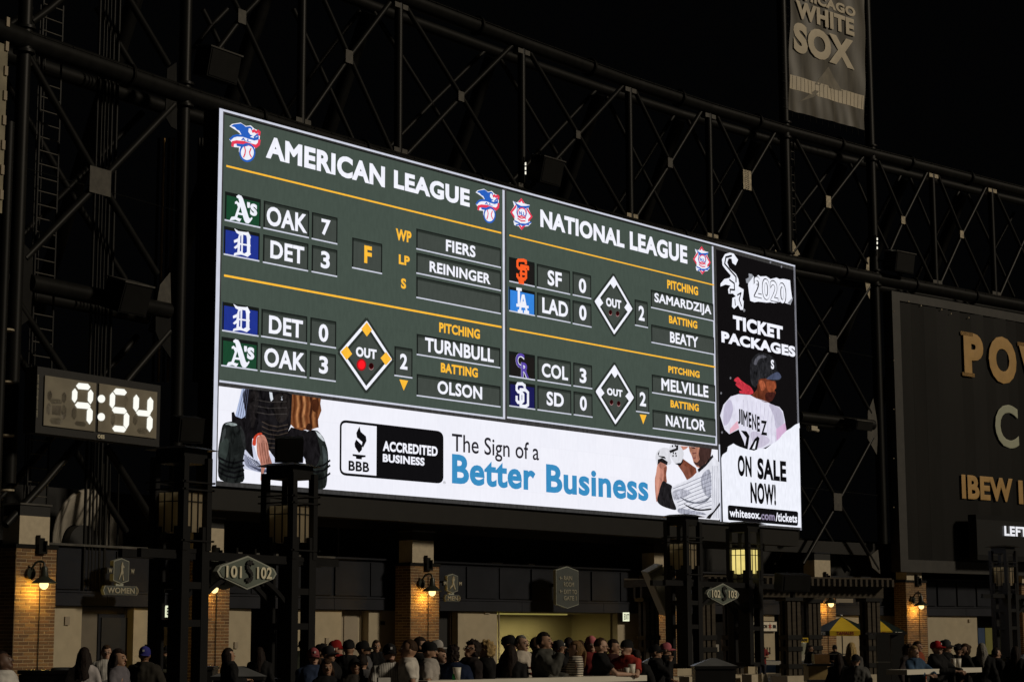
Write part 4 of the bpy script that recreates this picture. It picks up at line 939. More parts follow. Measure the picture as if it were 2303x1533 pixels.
mb, ex = bbtext('134', (2292, 1135), (2352, 1085), .07, M_GOLD, bot=(2300, 1134), top=(2300, 1080)); mb.build('lettering', M_GOLD, bb)
led_s = thing('led_sign', 'small dark display in front of the billboard with white letters LEFT', 'display', tuple(C(2250, 1230, -1.2)))
a_, b_ = C(2195, 1165, -1.2), C(2400, 1180, -1.2); zt_, zb_ = C(2195, 1156, -1.2).z, C(2195, 1258, -1.2).z
MB().wall(a_, b_, zb_, zt_, .5).build('case', mat('display_case', (0.006, 0.006, 0.006), .6, 0, .1, 3, 0, .15), led_s)
MB().wall(a_, b_, zb_+.25, zt_-.25, .02, proud=.02).build('screen', mat('display_black', (0.006, 0.006, 0.006), .4), led_s)
a2, b2 = C(2259, 1200, -1.26), C(2310, 1195, -1.26); mb = MB(); ex = Vector((b2.x-a2.x, b2.y-a2.y, 0)); wd = ex.length; ex.normalize()
za, zc = C(2262, 1204, -1.26).z, C(2262, 1182, -1.26).z
text_into(mb, 'LEFT', Vector((a2.x, a2.y, za)), ex, EZ, wd, zc-za, Vector((ex.y, -ex.x, 0)), .04, 0, .01); mb.build('lettering', led(235, 235, 240), led_s)

# edge of another billboard at the far left
lb_ = thing('billboard', 'pale lit edge of a billboard at the far left, beside the first column', 'billboard', tuple(C(5, 470, -.6)))
a_, b_ = C(-60, 300, -.5), C(11, 300, -.5)
MB().wall(a_, b_, C(5, 480, -.5).z, C(5, 98, -.5).z, .35).build('sheet', mat('weathered_cream_sheet', (0.25, 0.22, 0.15), .7, 0, .4, 1.5), lb_)
for dz in range(8):
    z = C(5, 480, -.5).z + .4 + dz*.75; MB().wall(C(6, 300, -.56), C(13, 300, -.56), z, z+.28, .08).build('edge_plate', M_CREAMD, lb_)

# ------------------------------------------------------------------ concourse building
FO = 1.2                                   # front sheet of the building, measured from the plan curve
def Fp(px, py, off=FO): return atC(px, py, off)
def XF(px, off=FO, py=1300): return atC(px, py, off).x
def fpt(X, off=FO): return Vector((X, TY(X)+off, 0))
ZCAP, ZPAN, ZBAND = 4.86, 3.28, 2.93
zc_ = Fp(600, 1248).z
bld = thing('concourse_building', 'long dark fascia building with cream stucco walls under the video board', 'building', (62, 52, 0))
def W(nm, mm, Xa, Xb, z0, z1, off=FO, th=.3, par=None, lab=None):
    """wall piece following the plan curve between two X stations"""
    k = max(1, int(round((Xb-Xa)/4.0))); m = MB()
    for i in range(k): m.wall(fpt(Xa+(Xb-Xa)*i/k, off), fpt(Xa+(Xb-Xa)*(i+1)/k, off), z0, z1, th)
    return m.build(nm, mm, par or bld, lab)
XA, XZ = XF(-60), 112.0
z_cap = Fp(200, 1229).z; z_pan = Fp(200, 1332).z; z_band = Fp(200, 1360).z
W('back_wall', M_BLACK, XA-4, XZ, 0, z_cap+.1, FO+3.2, .3)
W('roof_slab', M_BLACK, XA-4, XZ, z_cap-.35, z_cap-.1, FO+.35, 3.0)
W('soffit', M_BLACK, XA-4, XZ, z_band+.05, z_band+.15, FO+.35, 3.0)
k = 14
for i in range(k):
    Xa = XA+(XZ-XA)*i/k; Xb = XA+(XZ-XA)*(i+1)/k
    W('fascia_backing', M_DARK, Xa, Xb, z_band, z_cap, FO+.06, .28)
    W('fascia_beam', M_DARKB, Xa, Xb-.02, z_band-.02, z_pan, FO-.06, .12)
    W('coping', M_TRIM if i < 3 else M_DARKB, Xa, Xb, z_cap, z_cap+.07, FO-.08, .5)
    W('ledge', M_DARKB, Xa, Xb, z_pan, z_pan+.05, FO-.10, .16)
# fascia panels (pixel ranges between dark joints), first those seen, then on at the same rhythm
PX = [(-45, 20), (127, 181), (188, 254), (262, 331), (338, 398), (404, 424), (505, 560), (566, 628), (634, 688), (694, 746), (754, 827), (834, 908), (988, 1041), (1050, 1117), (1124, 1190), (1196, 1326), (1331, 1391), (1396, 1453),
      (1520, 1572), (1578, 1632), (1638, 1690), (1696, 1745), (1751, 1812), (1878, 1920), (1926, 1970), (1976, 2018), (2082, 2104), (2108, 2148), (2152, 2191), (2196, 2236), (2241, 2280), (2285, 2330)]
for a_, b_ in PX:
    W('fascia_panel', M_DARK, XF(a_), XF(b_), z_pan+.10, z_cap-.10, FO-.01, .06)
# stucco walls, recesses and doors
ZW = z_band-.04
def cream(a_, b_, off=FO+.12, mm=M_CREAM, nm='stucco_wall', z1=ZW, z0=0, th=.3): return W(nm, mm, XF(a_, off, 1420), XF(b_, off, 1420), z0, z1, off, th)
for a_, b_ in ((-60, -4), (121, 183), (300, 352), (356, 398), (402, 426), (498, 564), (640, 768), (829, 908), (1030, 1118), (1389, 1457), (1518, 1554), (1681, 1742), (1762, 1818), (1878, 1932), (1950, 2023), (2081, 2198)):
    cream(a_, b_)
# recess side and back walls (seen obliquely from the left)
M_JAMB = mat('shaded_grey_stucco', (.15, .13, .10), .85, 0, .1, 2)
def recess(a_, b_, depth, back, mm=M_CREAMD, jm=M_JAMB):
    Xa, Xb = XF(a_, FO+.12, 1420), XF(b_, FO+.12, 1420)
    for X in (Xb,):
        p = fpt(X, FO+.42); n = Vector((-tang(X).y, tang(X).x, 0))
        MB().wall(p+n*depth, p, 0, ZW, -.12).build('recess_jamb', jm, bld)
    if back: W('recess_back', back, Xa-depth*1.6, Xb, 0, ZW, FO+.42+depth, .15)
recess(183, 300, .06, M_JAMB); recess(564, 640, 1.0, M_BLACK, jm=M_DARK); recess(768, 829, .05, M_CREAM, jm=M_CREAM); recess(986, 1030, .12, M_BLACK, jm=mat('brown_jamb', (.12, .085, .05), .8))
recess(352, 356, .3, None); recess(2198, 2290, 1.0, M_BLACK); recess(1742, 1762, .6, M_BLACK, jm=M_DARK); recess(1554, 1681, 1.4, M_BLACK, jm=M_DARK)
# doors
def door(a_, b_, ztop, off, mm, lab, frame=M_DARK):
    Xa, Xb = XF(a_, off, 1440), XF(b_, off, 1440)
    d = W('door_frame', frame, Xa-.12, Xb+.12, 0, ztop+.12, off, .08)
    e = W('door', mm, Xa, Xb, 0, ztop, off-.04, .05, par=bld, lab=lab)
door(226, 284, Fp(255, 1388, FO+.4).z, FO+.44, M_BLACK, 'black restroom doorway'); door(772, 800, Fp(790, 1372, FO+.4).z, FO+.44, M_CREAMD, 'cream service door', M_CREAMD)
# lit room behind the widest opening
M_ROOM = mat('olive_lit_wall', (0.44, 0.385, 0.20), .8, 0, .12, .35)  # olive tint of the fluorescent light is put into the wall colour
Xa, Xb = XF(1085, FO+3.0, 1420), XF(1392, FO+3.0, 1420)
W('room_wall', M_ROOM, Xa-1, Xb+2.5, 0, ZW, FO+2.6, .2)
p = fpt(XF(1389, FO+.12, 1420), FO+.44); MB().wall(p+Vector((0, 2.2, 0)), p, 0, ZW, -.12).build('room_side_wall', M_ROOM, bld)
W('room_ceiling', M_ROOM, Xa-1, Xb+2, ZW-.02, ZW+.04, FO+.4, 2.3)
rl = bpy.data.lights.new('room_tube_light', 'AREA'); rl.shape = 'RECTANGLE'; rl.size = 5; rl.size_y = .3; rl.energy = 52; rl.color = (1.0, .88, .50)
ro = bpy.data.objects.new('room_tube_light', rl); COL.objects.link(ro); Xm = XF(1150, FO+1.0, 1380)+1.5; ro.location = (Xm, TY(Xm)+FO+1.3, ZW-.12)
MB().box((Xm, TY(Xm)+FO+1.3, ZW-.05), (5, .25, .06)).build('tube_fitting', led(128, 118, 62, name='room_tube'), bld)
# olive room above, dark recessed gallery between fascia and board
W('gallery_wall', mat('gallery_dark', (0.012, .012, .012), .8), XA-4, XZ, z_cap, 6.7, FO+3.0, .3)
W('gallery_beam', M_HOUSE, 44, XZ, 5.75, 6.35, FO-.3, .35)
for px in (760, 1105, 1690, 1745): 
    p = Fp(px, 1235, FO+1.2); MB().box((p.x, p.y, (z_cap+6.4)/2), (.06, .06, 6.4-z_cap)).build('gallery_post', M_TRIM if px == 760 else M_STEEL, bld)
for (x, y, w, h) in ((1112, 1268, .75, .16), (1190, 1270, .4, .14), (1265, 1272, .9, .10), (1360, 1280, 1.2, .07), (2075, 1309, .5, .16)):
    p = Fp(x, y, FO+.3); MB().box(p, (w, .3, h)).build('duct_end', M_CREAMD, bld)
rb = W('roof_box', M_HOUSE, XF(1858), XF(1990), z_cap, z_cap+1.75, FO+.9, 1.5)

# small fittings on the cream walls
fit = []
for px, y, w, h, mm in ((150, 1395, .18, .26, M_CREAMD), (330, 1455, .14, .2, M_STEEL), (735, 1440, .16, .22, M_CREAMD), (860, 1400, .2, .14, M_STEEL), (1080, 1450, .14, .2, M_STEEL), (1095, 1376, .3, .12, M_CREAMD), (1425, 1440, .16, .24, M_CREAMD), (2120, 1450, .18, .26, M_STEEL), (2180, 1395, .2, .16, M_CREAMD), (530, 1450, .16, .22, M_CREAMD)):
    p = Fp(px, y, FO+.10); MB().box(p, (w, .08, h)).build('wall_fitting', mm, bld)
for px in (1122, 1700, 2086): 
    p = Fp(px, 1420, FO+.08); MB().tube((p.x, p.y, 0), (p.x, p.y, ZW), .03, n=6).build('conduit', M_CREAMD, bld)
p = Fp(795, 1440, FO+.36); MB().box((p.x, p.y, 1.05), (.05, .08, .14)).build('door_handle', M_STEEL, bld)
# ------------------------------------------------------------------ brick pillars
BRK = [MB().box((0, 0, 0), (.385, .03, .086)).mesh('brick', m) for m in M_BRICKS]
BRS = [MB().box((0, 0, 0), (.03, .385, .086)).mesh('brick', m) for m in M_BRICKS]
BRH = [MB().box((0, 0, 0), (.185, .03, .086)).mesh('brick', m) for m in M_BRICKS]
BRSH = [MB().box((0, 0, 0), (.03, .185, .086)).mesh('brick', m) for m in M_BRICKS]
PW_ = 1.64; PD_ = 0.78; CR = .105; zcb = Fp(80, 1232, 0.1).z
def pillar(px0, px1, label, fine, pyc=1300, wide=PW_):
    X = XF((px0+px1)/2, .1, pyc); t = tang(X); rz = math.atan2(t.y, t.x)
    base = Vector((X, TY(X)+.1, 0))
    T = thing('brick_pillar', label, 'pillar', tuple(base), 'brick pillars of the concourse building', rz, local=True)
    h = zcb; rows = int(h/CR)
    MB().box((0, PD_/2, rows*CR/2), (wide-.008, PD_-.008, rows*CR)).build('core', M_MORTAR, T)
    nb = 0; stuff = MB()
    for r in range(rows-1, -1, -1):
        z = (r+.5)*CR
        for face in (0, 1):
            L = wide if face == 0 else PD_
            u = -L/2; first = (r % 2 == 1); seq = []
            if first: seq.append(.2)
            while sum(seq) < L-.01:
                seq.append(min(.41, L-sum(seq)))
            for i, w in enumerate(seq):
                c = u+w/2; u += w
                mi = random.choices((0, 1, 2, 3), (4, 4, 2, 2))[0]
                jit = random.uniform(-.004, .004); half = w < .3
                if w < .12: continue
                sx = (w-.028)/(.185 if half else .385)
                if fine and nb < 292:
                    if face == 0: o = link('brick', (BRH if half else BRK)[mi], T, loc=(c, .008+jit, z)); o.scale[0] = sx
                    else: o = link('brick', (BRSH if half else BRS)[mi], T, loc=(-L*0-wide/2+.008+jit, PD_/2+c, z)); o.scale[1] = sx
                    nb += 1
                else:
                    if face == 0: stuff.box((c, .008+jit, z), (w-.028, .03, .086), mi=mi)
                    else: stuff.box((-wide/2+.008+jit, PD_/2+c, z), (.03, w-.028, .086), mi=mi)
    if stuff.v: kind(stuff.build('bricks', M_BRICKS, T), 'stuff')
    c0, c1 = rows*CR, rows*CR+.92
    MB().box((0, PD_/2, c0+.06), (wide+.10, PD_+.06, .12)).build('metal_collar', M_STEEL, T)
    MB().box((-.12, PD_/2-.05, c0+.12+.42), (wide-.42, PD_-.1, .84)).build('capital', M_STONE, T)
    MB().box((-.12, PD_/2-.05, c0+.96+.16), (wide-.42, PD_-.1, .32)).build('cap', M_BLACK, T)
    MB().box((-.12, PD_/2-.05, c0+.96+.345), (wide-.34, PD_, .05)).build('cap_flashing', M_TRIM if fine else M_DARKB, T)
    br = MB(); br.box((.12, -.06, c0-.12), (.34, .16, .07)).box((-.03, -.06, c0+.15), (.05, .16, .5)).box((.27, -.06, c0+.05), (.05, .16, .38)).box((.14, .0, c0+.1), (.3, .05, .45)); br.build('steel_bracket', M_STEEL, T)
    MB().box((.14, -.04, c0/2-.2), (.022, .02, c0-.4)).build('conduit', M_STEEL, T)
    return T, X, rz
PILL = [(38, 124, 'brick pillar at the far left, right of the pale billboard edge', True), (456, 502, 'brick pillar behind the post left of the 101 102 sign', True), (926, 986, 'brick pillar left of the MEN sign', True),
        (1472, 1518, 'brick pillar behind the slanted pale loudspeaker', False), (1832, 1876, 'brick pillar behind the left tamales umbrella', False), (2039, 2080, 'brick pillar right of the tamales umbrellas', False), (2296, 2336, 'brick pillar at the right edge of the view', False)]
# barn lamps
M_SHADE = mat('green_enamel_shade', (0.035, 0.04, 0.03), .35, .1, .15, 5)
M_BULB = led(255, 226, 150, 1.9, 'lit_globe', sample=True, grain=0.0)
def barn_lamp(px, py, label, energy, col=(1.0, .56, .12)):
    p = atC(px, py, -.38); X = p.x; t = tang(X)
    T = thing('wall_lamp', label, 'lamp', tuple(p), 'gooseneck wall lamps on the brick pillars', math.atan2(t.y, t.x), local=True)
    MB().lathe([(.07, .50), (.09, .46), (.12, .22), (.17, .17), (.36, .03), (.38, .0), (.36, .012), (.15, .14), (.05, .18)], n=24).build('shade', M_SHADE, T)
    MB().ell((0, 0, -.03), (.135, .135, .15), 16, 10).build('globe', M_BULB, T)
    a = MB(); pts = [(0, 0, .48), (0, .02, .60), (-.04, .10, .66), (-.12, .24, .62), (-.16, .34, .46), (-.16, .44, .32)]
    for u, v in zip(pts, pts[1:]): a.tube(u, v, .035, n=8)
    a.build('gooseneck', M_SHADE, T); MB().tube((-.16, .36, .30), (-.16, .47, .30), .17, n=18).build('wall_plate', M_SHADE, T)
    l = bpy.data.lights.new('wall_lamp_light', 'POINT'); l.energy = energy; l.color = col; l.shadow_soft_size = .10
    lo = bpy.data.objects.new('wall_lamp_light', l); COL.objects.link(lo); lo.parent = T; lo.location = (-.02, .10, -.24)
for a_ in PILL: pillar(*a_)
barn_lamp(99, 1311, 'lit gooseneck wall lamp on the far left brick pillar', 46, (1.0, .62, .12))
barn_lamp(482, 1321, 'lit gooseneck wall lamp just below the 101 102 sign', 26)
barn_lamp(972, 1329, 'lit gooseneck wall lamp on the brick pillar beside the MEN sign', 46)
barn_lamp(1507, 1340, 'gooseneck wall lamp hidden behind the slanted pale loudspeaker', 25)
barn_lamp(1869, 1356, 'lit gooseneck wall lamp above the left tamales umbrella', 30)
barn_lamp(2072, 1361, 'lit gooseneck wall lamp on the brick pillar right of the umbrellas', 44)

# ------------------------------------------------------------------ blade signs on the fascia
def fsign(name, label, cat, px, py, off, build):
    p = atC(px, py, off); t = tang(p.x); rz = math.atan2(t.y, t.x)
    T = thing(name, label, cat, tuple(p), None, rz, local=True); build(T); return T
def octo(w, h, c): return [(-w/2+c*0, -h/2+c), (0, -h/2), (w/2, -h/2+c), (w/2, h/2-c), (0, h/2), (-w/2, h/2-c)]
def plaque(T, pts, mf, me, d=.12, rim=.05, nm='face'):
    cx_ = sum(p[0] for p in pts)/len(pts); cz_ = sum(p[1] for p in pts)/len(pts)
    MB().prism([(x, 0, z) for x, z in pts], (0, 1, 0), d).build('rim', me, T)
    s_ = lambda x, z: (cx_+(x-cx_)*(1-rim*2), cz_+(z-cz_)*(1-rim*1.6))
    MB().prism([(s_(x, z)[0], -.012, s_(x, z)[1]) for x, z in pts], (0, 1, 0), .02).build(nm, mf, T)
def stext(T, body, x0, x1, z0, z1, mm, w=.035, y=-.03):
    mb = MB(); text_into(mb, body, Vector((x0, y, z0)), EX, EZ, x1-x0, z1-z0, NV, w, 0, .008); mb.build('lettering', mm, T)
FIGW = [(-.02, .36), (.03, .38), (.06, .33), (.04, .27), (.10, .22), (.16, .16), (.14, .12), (.06, .12), (.06, .02), (.11, -.12), (.06, -.16), (.13, -.36), (.15, -.46), (.08, -.46), (.03, -.20), (-.02, -.16), (-.12, -.30), (-.18, -.42), (-.23, -.40), (-.16, -.24), (-.10, -.12), (-.07, .0), (-.08, .15), (-.06, .26), (-.04, .30)]
FIGM = [(-.02, .40), (.03, .42), (.06, .37), (.04, .31), (.10, .24), (.12, .40), (.16, .42), (.16, .20), (.10, .10), (.10, .0), (.16, -.18), (.26, -.34), (.22, -.42), (.10, -.26), (.02, -.10), (-.06, -.22), (-.20, -.26), (-.28, -.36), (-.32, -.30), (-.22, -.18), (-.08, -.10), (-.06, .05), (-.10, .20), (-.06, .28), (-.04, .33)]
def restroom(T, word_, letter, fig, mt):
    plaque(T, octo(1.02, 1.05, .12), M_SIGND, M_SIGNEDGE, .16, .04)
    MB().prism([(x*.9, -.04, z*.9+.02) for x, z in fig], (0, 1, 0), .02).build('player_silhouette', mt, T)
    MB().box((.72 if word_ == 'WOMEN' else .6, .06, 0), (.42, .10, .26)).build('letter_block', M_BLACK, T); MB().box((-.72 if word_ == 'WOMEN' else -.6, .06, 0), (.42, .10, .26)).build('letter_block', M_BLACK, T)
    for s_ in (-1, 1): stext(T, letter, s_*.74-.12, s_*.74+.12, -.09, .09, mt, .05, -.01)
    wd = 1.05 if word_ == 'WOMEN' else .62
    plaque(T, [(-wd, -1.0), (-wd-.1, -.81), (-wd, -.62), (wd, -.62), (wd+.1, -.81), (wd, -1.0)], M_SIGND, M_SIGNEDGE, .12, .02, 'name_plate')
    stext(T, word_, -wd+.1, wd-.18, -.93, -.69, mt, .03, -.03)
    for k in (0, .09): MB().bar((wd-.10+k, -.03, -.95), (wd-.02+k, -.03, -.81), .025).bar((wd-.02+k, -.03, -.81), (wd-.10+k, -.03, -.67), .025).build('chevron', mt, T)
    MB().box((0, .1, -.57), (.5, .08, .1)).build('neck', M_SIGNEDGE, T); MB().box((0, .5, .1), (.1, .8, .1)).build('bracket', M_STEEL, T)
fsign('restroom_sign', 'dark WOMEN sign with a female batter silhouette', 'sign', 273, 1283, .35, lambda T: restroom(T, 'WOMEN', 'W', FIGW, M_SIGNTXTD)).scale = (.68, 1, .76)
fsign('restroom_sign', 'dark MEN sign with a pitcher silhouette', 'sign', 1018, 1311, .35, lambda T: restroom(T, 'MEN', 'M', FIGM, M_SIGNTXTD)).scale = (.62, 1, .70)
def rain(T):
    plaque(T, octo(1.5, 1.72, .16), M_SIGND, M_SIGNEDGE, .14, .02)
    for body, x0, x1, z0, z1 in (('RAIN', -.28, .28, .29, .47), ('ROOM', -.28, .40, .03, .21), ('EXIT TO', -.28, .60, -.27, -.09), ('GATE 1', -.28, .56, -.53, -.35)): stext(T, body, x0, x1, z0, z1, M_SIGNTXTD, .02)
    for z in (.37, -.17): MB().bar((-.56, -.03, z), (-.38, -.03, z), .025).bar((-.56, -.03, z), (-.48, -.03, z+.06), .025).bar((-.56, -.03, z), (-.48, -.03, z-.06), .025).build('arrow', M_SIGNTXTD, T)
    MB().box((0, .5, .1), (.12, .8, .12)).build('bracket', M_STEEL, T)
fsign('direction_sign', 'dark tall sign pointing to the rain room and gate 1', 'sign', 1276, 1320, .1, rain)
def exit_(T):
    MB().box((0, .08, 0), (.5, .14, .46)).build('case', M_STEEL, T); MB().box((0, .0, 0), (.42, .03, .38)).build('lit_face', led(236, 240, 205, name='exit_face'), T)
    stext(T, 'EXIT', -.17, .17, -.12, .12, mat('exit_dark', (.03, .03, .02)), .02, -.025)
fsign('exit_sign', 'lit EXIT sign on the cream wall right of the lit room', 'exit sign', 1408, 1386, FO-.1, exit_)
fsign('exit_sign', 'lit EXIT sign seen between the posts left of the 101 102 sign', 'exit sign', 382, 1374, FO-.1, exit_)

# ------------------------------------------------------------------ lantern posts
M_POST = mat('black_post_steel', (0.008, 0.008, 0.0085), .45, 0, .2, 2, 0, .3)
M_LGLASS = led(226, 206, 122, 1.0, 'lit_lantern_glass', sample=True, grain=.12)
def post(px, ztop, cy, label, lit=False, S_=.80, rz=0.0):
    p = atZ(px, cy, ztop)
    T = thing('lantern_post', label, 'lamp post', (p.x, p.y, 0), 'square lantern posts along the concourse', rz, local=True)
    h = S_/2-.11; zt = ztop
    leg = MB().box((0, 0, (zt-1.75+.6)/2), (.22, .22, zt-1.75-.6)).mesh('leg', M_POST)
    leg2 = MB().box((0, 0, 0), (.14, .14, 1.75)).mesh('cage_bar', M_POST)
    for sx in (-1, 1):
        for sy in (-1, 1):
            link('leg', leg, T, loc=(sx*h, sy*h, .3))
            link('cage_bar', leg2, T, loc=(sx*h*1.2, sy*h*1.2, zt-1.02))
    for z, e in ((.9, .0), (zt-2.55, .03), (zt-3.25, .03)):
        for s_ in (-1, 1):
            MB().box((s_*h, 0, z), (.20, S_-.44, .13)).build('tie_bar', M_POST, T); MB().box((0, s_*h, z), (S_-.44, .20, .13)).build('tie_bar', M_POST, T)
    g = M_LGLASS if lit else M_GLASSOFF
    q = h*1.02
    for (x, y, w, d) in ((0, -q, 2*q-.06, .03), (0, q, 2*q-.06, .03), (-q, 0, .03, 2*q-.06), (q, 0, .03, 2*q-.06)):
        MB().box((x, y, zt-1.18), (w, d, .74)).build('glass_panel', g, T)
    mu = MB()
    for (x, y) in ((0, -q-.03), (0, q+.03)): 
        for o in (-.07, .12): mu.box((x+o, y, zt-1.18), (.02, .02, .76))
        for z in (-.92,): mu.box((x, y, zt+z-.06), (2*q, .02, .02))
    for (x, y) in ((-q-.03, 0), (q+.03, 0)):
        for o in (-.07, .12): mu.box((x, y+o, zt-1.18), (.02, .02, .76))
        mu.box((x, y, zt-.98), (.02, 2*q, .02))
    mu.build('muntins', M_POST, T)
    for z in (zt-.62, zt-.76, zt-1.72):
        r_ = MB()
        for s_ in (-1, 1): r_.box((0, s_*h*1.45, z), (h*3.3, .03, .03)).box((s_*h*1.45, 0, z+.004), (.03, h*3.3, .03))
        r_.build('ring_bar', M_POST, T)
    MB().box((0, 0, zt-.13), (S_*.86, S_*.86, .26)).build('lantern_head', M_POST, T)
    m = MB(); w = S_*.64; m.add([(-w, -w, zt), (w, -w, zt), (w, w, zt), (-w, w, zt), (-w*.55, -w*.55, zt+.07), (w*.55, -w*.55, zt+.07), (w*.55, w*.55, zt+.07), (-w*.55, w*.55, zt+.07)],
        [(3, 2, 1, 0), (4, 5, 6, 7), (0, 1, 5, 4), (1, 2, 6, 5), (2, 3, 7, 6), (3, 0, 4, 7)]); m.build('roof_plate', M_POST, T)
    MB().box((0, 0, zt-1.9), (S_*.7, S_*.7, .08)).build('lantern_floor', M_POST, T)
    for s_ in ((-1, -1), (1, -1), (-1, 1), (1, 1)): MB().box((s_[0]*h, s_[1]*h, .3), (.36, .36, .60)).build('stone_base', M_STONE, T)
    if lit:
        l = bpy.data.lights.new('lantern_light', 'POINT'); l.energy = 12; l.color = (1, .85, .4); l.shadow_soft_size = .15
        lo = bpy.data.objects.new('lantern_light', l); COL.objects.link(lo); lo.parent = T; lo.location = (0, 0, zt-1.2)
    return T, p
P1 = post(409, 3.5+CAMZ, 1013, 'tall lantern post left of the 101 102 sign, unlit', rz=.17)
P2 = post(652, 3.45+CAMZ, 1050, 'tall lantern post right of the 101 102 sign, standing before the catcher picture', rz=.15)
P3 = post(1535, 3.5+CAMZ, 1162, 'unlit lantern post left of the 102 103 sign')
P4 = post(1673, 3.45+CAMZ, 1178, 'lantern post right of the 102 103 sign with glowing yellow glass', True)
P5 = post(2255, 3.5+CAMZ, 1230, 'unlit lantern post at the far right, before the dark display', rz=-.12)
def portal(Pa, Pb, label, words, zs, left_on=True):
    A_, B_ = Vector((Pa[1].x, Pa[1].y, 0)), Vector((Pb[1].x, Pb[1].y, 0)); d = (B_-A_); L = d.length; d.normalize(); rz = math.atan2(d.y, d.x)
    M_ = (A_+B_)/2
    T = thing('sign_portal', label, 'sign', (M_.x, M_.y, 0), 'section number signs hung between lantern posts', rz, local=True)
    zb = 3.5+CAMZ-1.98
    for y in (-.22, .22): MB().box((0, y, zb), (L+2.9, .10, .16)).build('cross_beam', M_POST, T)
    arch = MB(); n = 16; hw = L/2-.42
    pts = [(-hw+2*hw*i/n, zb-.82+.52*(1-((i/n-.5)*2)**2)) for i in range(n+1)]
    for y in (-.2, .2):
        arch = MB()
        for (x0, z0), (x1, z1) in zip(pts, pts[1:]): arch.bar((x0, y, z0), (x1, y, z1), .07, .09)
        arch.build('arch', M_POST, T)
    for i in range(-2, 3): MB().box((i*hw*.32, 0, zb-.28), (.07, .07, .5)).build('spindle', M_POST, T)
    SW, SH = 0.98, .33; zc = zs
    pts = [(-SW, zc), (-SW*.90, zc+.10), (0, zc+SH), (SW*.90, zc+.10), (SW, zc), (SW*.90, zc-.10), (0, zc-SH), (-SW*.90, zc-.10)]
    MB().prism([(x, -.28, z) for x, z in pts], (0, 1, 0), .10).build('sign_rim', M_SIGNEDGE, T)
    MB().prism([(x*.93, -.295, zc+(z-zc)*.90) for x, z in pts], (0, 1, 0), .02).build('sign_face', M_SIGN, T)
    MB().prism([(x-.16, .12, z) for x, z in pts], (0, 1, 0), .10).build('rear_rim', M_SIGNEDGE, T)
    for x in (-.3, .3): MB().box((x, -.1, zc+SH+.02), (.06, .3, .25)).build('hanger', M_STEEL, T)
    for w, s_ in zip(words, (-1, 1)): stext(T, w, s_*.50-.25, s_*.50+.25, zc-.115, zc+.12, M_SIGNTXT, .03, -.325)
    m = MB(); C_ = [(x*.8, z*.85) for x, z in [(.10, .17), (.10, .22), (-.04, .24), (-.10, .18), (-.08, .08), (.05, .0), (.09, -.08), (.04, -.17), (-.10, -.19), (-.12, -.13)]]
    for (x0, z0), (x1, z1) in zip(C_, C_[1:]): m.bar((x0, -.33, zc+z0), (x1, -.33, zc+z1), .03, .085)
    m.build('emblem', M_BLACK, T)
    return T
ZS1 = atD(532, 1293, (Vector((P1[1].x, P1[1].y, 0)).dot(fwd)+Vector((P2[1].x, P2[1].y, 0)).dot(fwd))/2).z
portal(P1, P2, 'nearest pale hexagonal section sign, 101 102, left of the catcher picture post', ('101', '102'), CAMZ+(HOR-1293)/4360*39.8)
portal(P3, P4, 'smaller pale section sign, 102 103, beside the glowing yellow lantern', ('102', '103'), CAMZ+(HOR-1342)/4360*62)
P6p = (None, Vector((P5[1].x+4.2, P5[1].y-.2, 0)))
portal(P5, P6p, 'section sign starting with 103, cut off by the right edge', ('103', '104'), CAMZ+(HOR-1364)/4360*81)

def spk_on(px, py, w, h, d, dep, label, yaw, tilt=.2):
    p = atD(px, py, dep); T = thing('post_speaker', label, 'loudspeaker', tuple(p)); R = Matrix.Rotation(yaw, 3, 'Z') @ Matrix.Rotation(tilt, 3, 'X')
    MB().box(p, (w, d, h), R=R).build('cabinet', M_SPK, T); MB().box(p+R @ Vector((0, -d/2-.01, 0)), (w*.85, .02, h*.85), R=R).build('grille', M_STEELB, T)
    MB().box(p-Vector((0, 0, h/2+.1)), (.12, .12, .25)).build('bracket', M_STEEL, T)
spk_on(421, 965, .52, .50, .5, 38.6, 'black loudspeaker on top of the left lantern post', -.35)
spk_on(650, 1010, .60, .52, .5, 41.6, 'black loudspeaker on the lantern post before the catcher picture', -.75)
spk_on(1782, 1308, 1.0, .5, .5, 60, 'black loudspeaker right of the glowing lantern post', -.5)
# slanted pale line-array loudspeaker
p = atD(1486, 1325, 62); T = thing('slanted_speaker', 'long slanted pale loudspeaker hung left of the unlit 102 103 post', 'loudspeaker', tuple(p))
R = Matrix.Rotation(-.55, 3, 'Z') @ Matrix.Rotation(radians(-27), 3, 'Y') @ Matrix.Rotation(.12, 3, 'X')
MB().box(p, (.55, .5, 1.55), R=R).build('cabinet', M_SPKW, T); MB().box(p+R @ Vector((0, -.26, 0)), (.46, .03, 1.42), R=R).build('grille', M_SPKG, T)
MB().bar(p+Vector((0, .2, .7)), p+Vector((.5, .3, .8)), .06).build('bracket', M_STEEL, T)

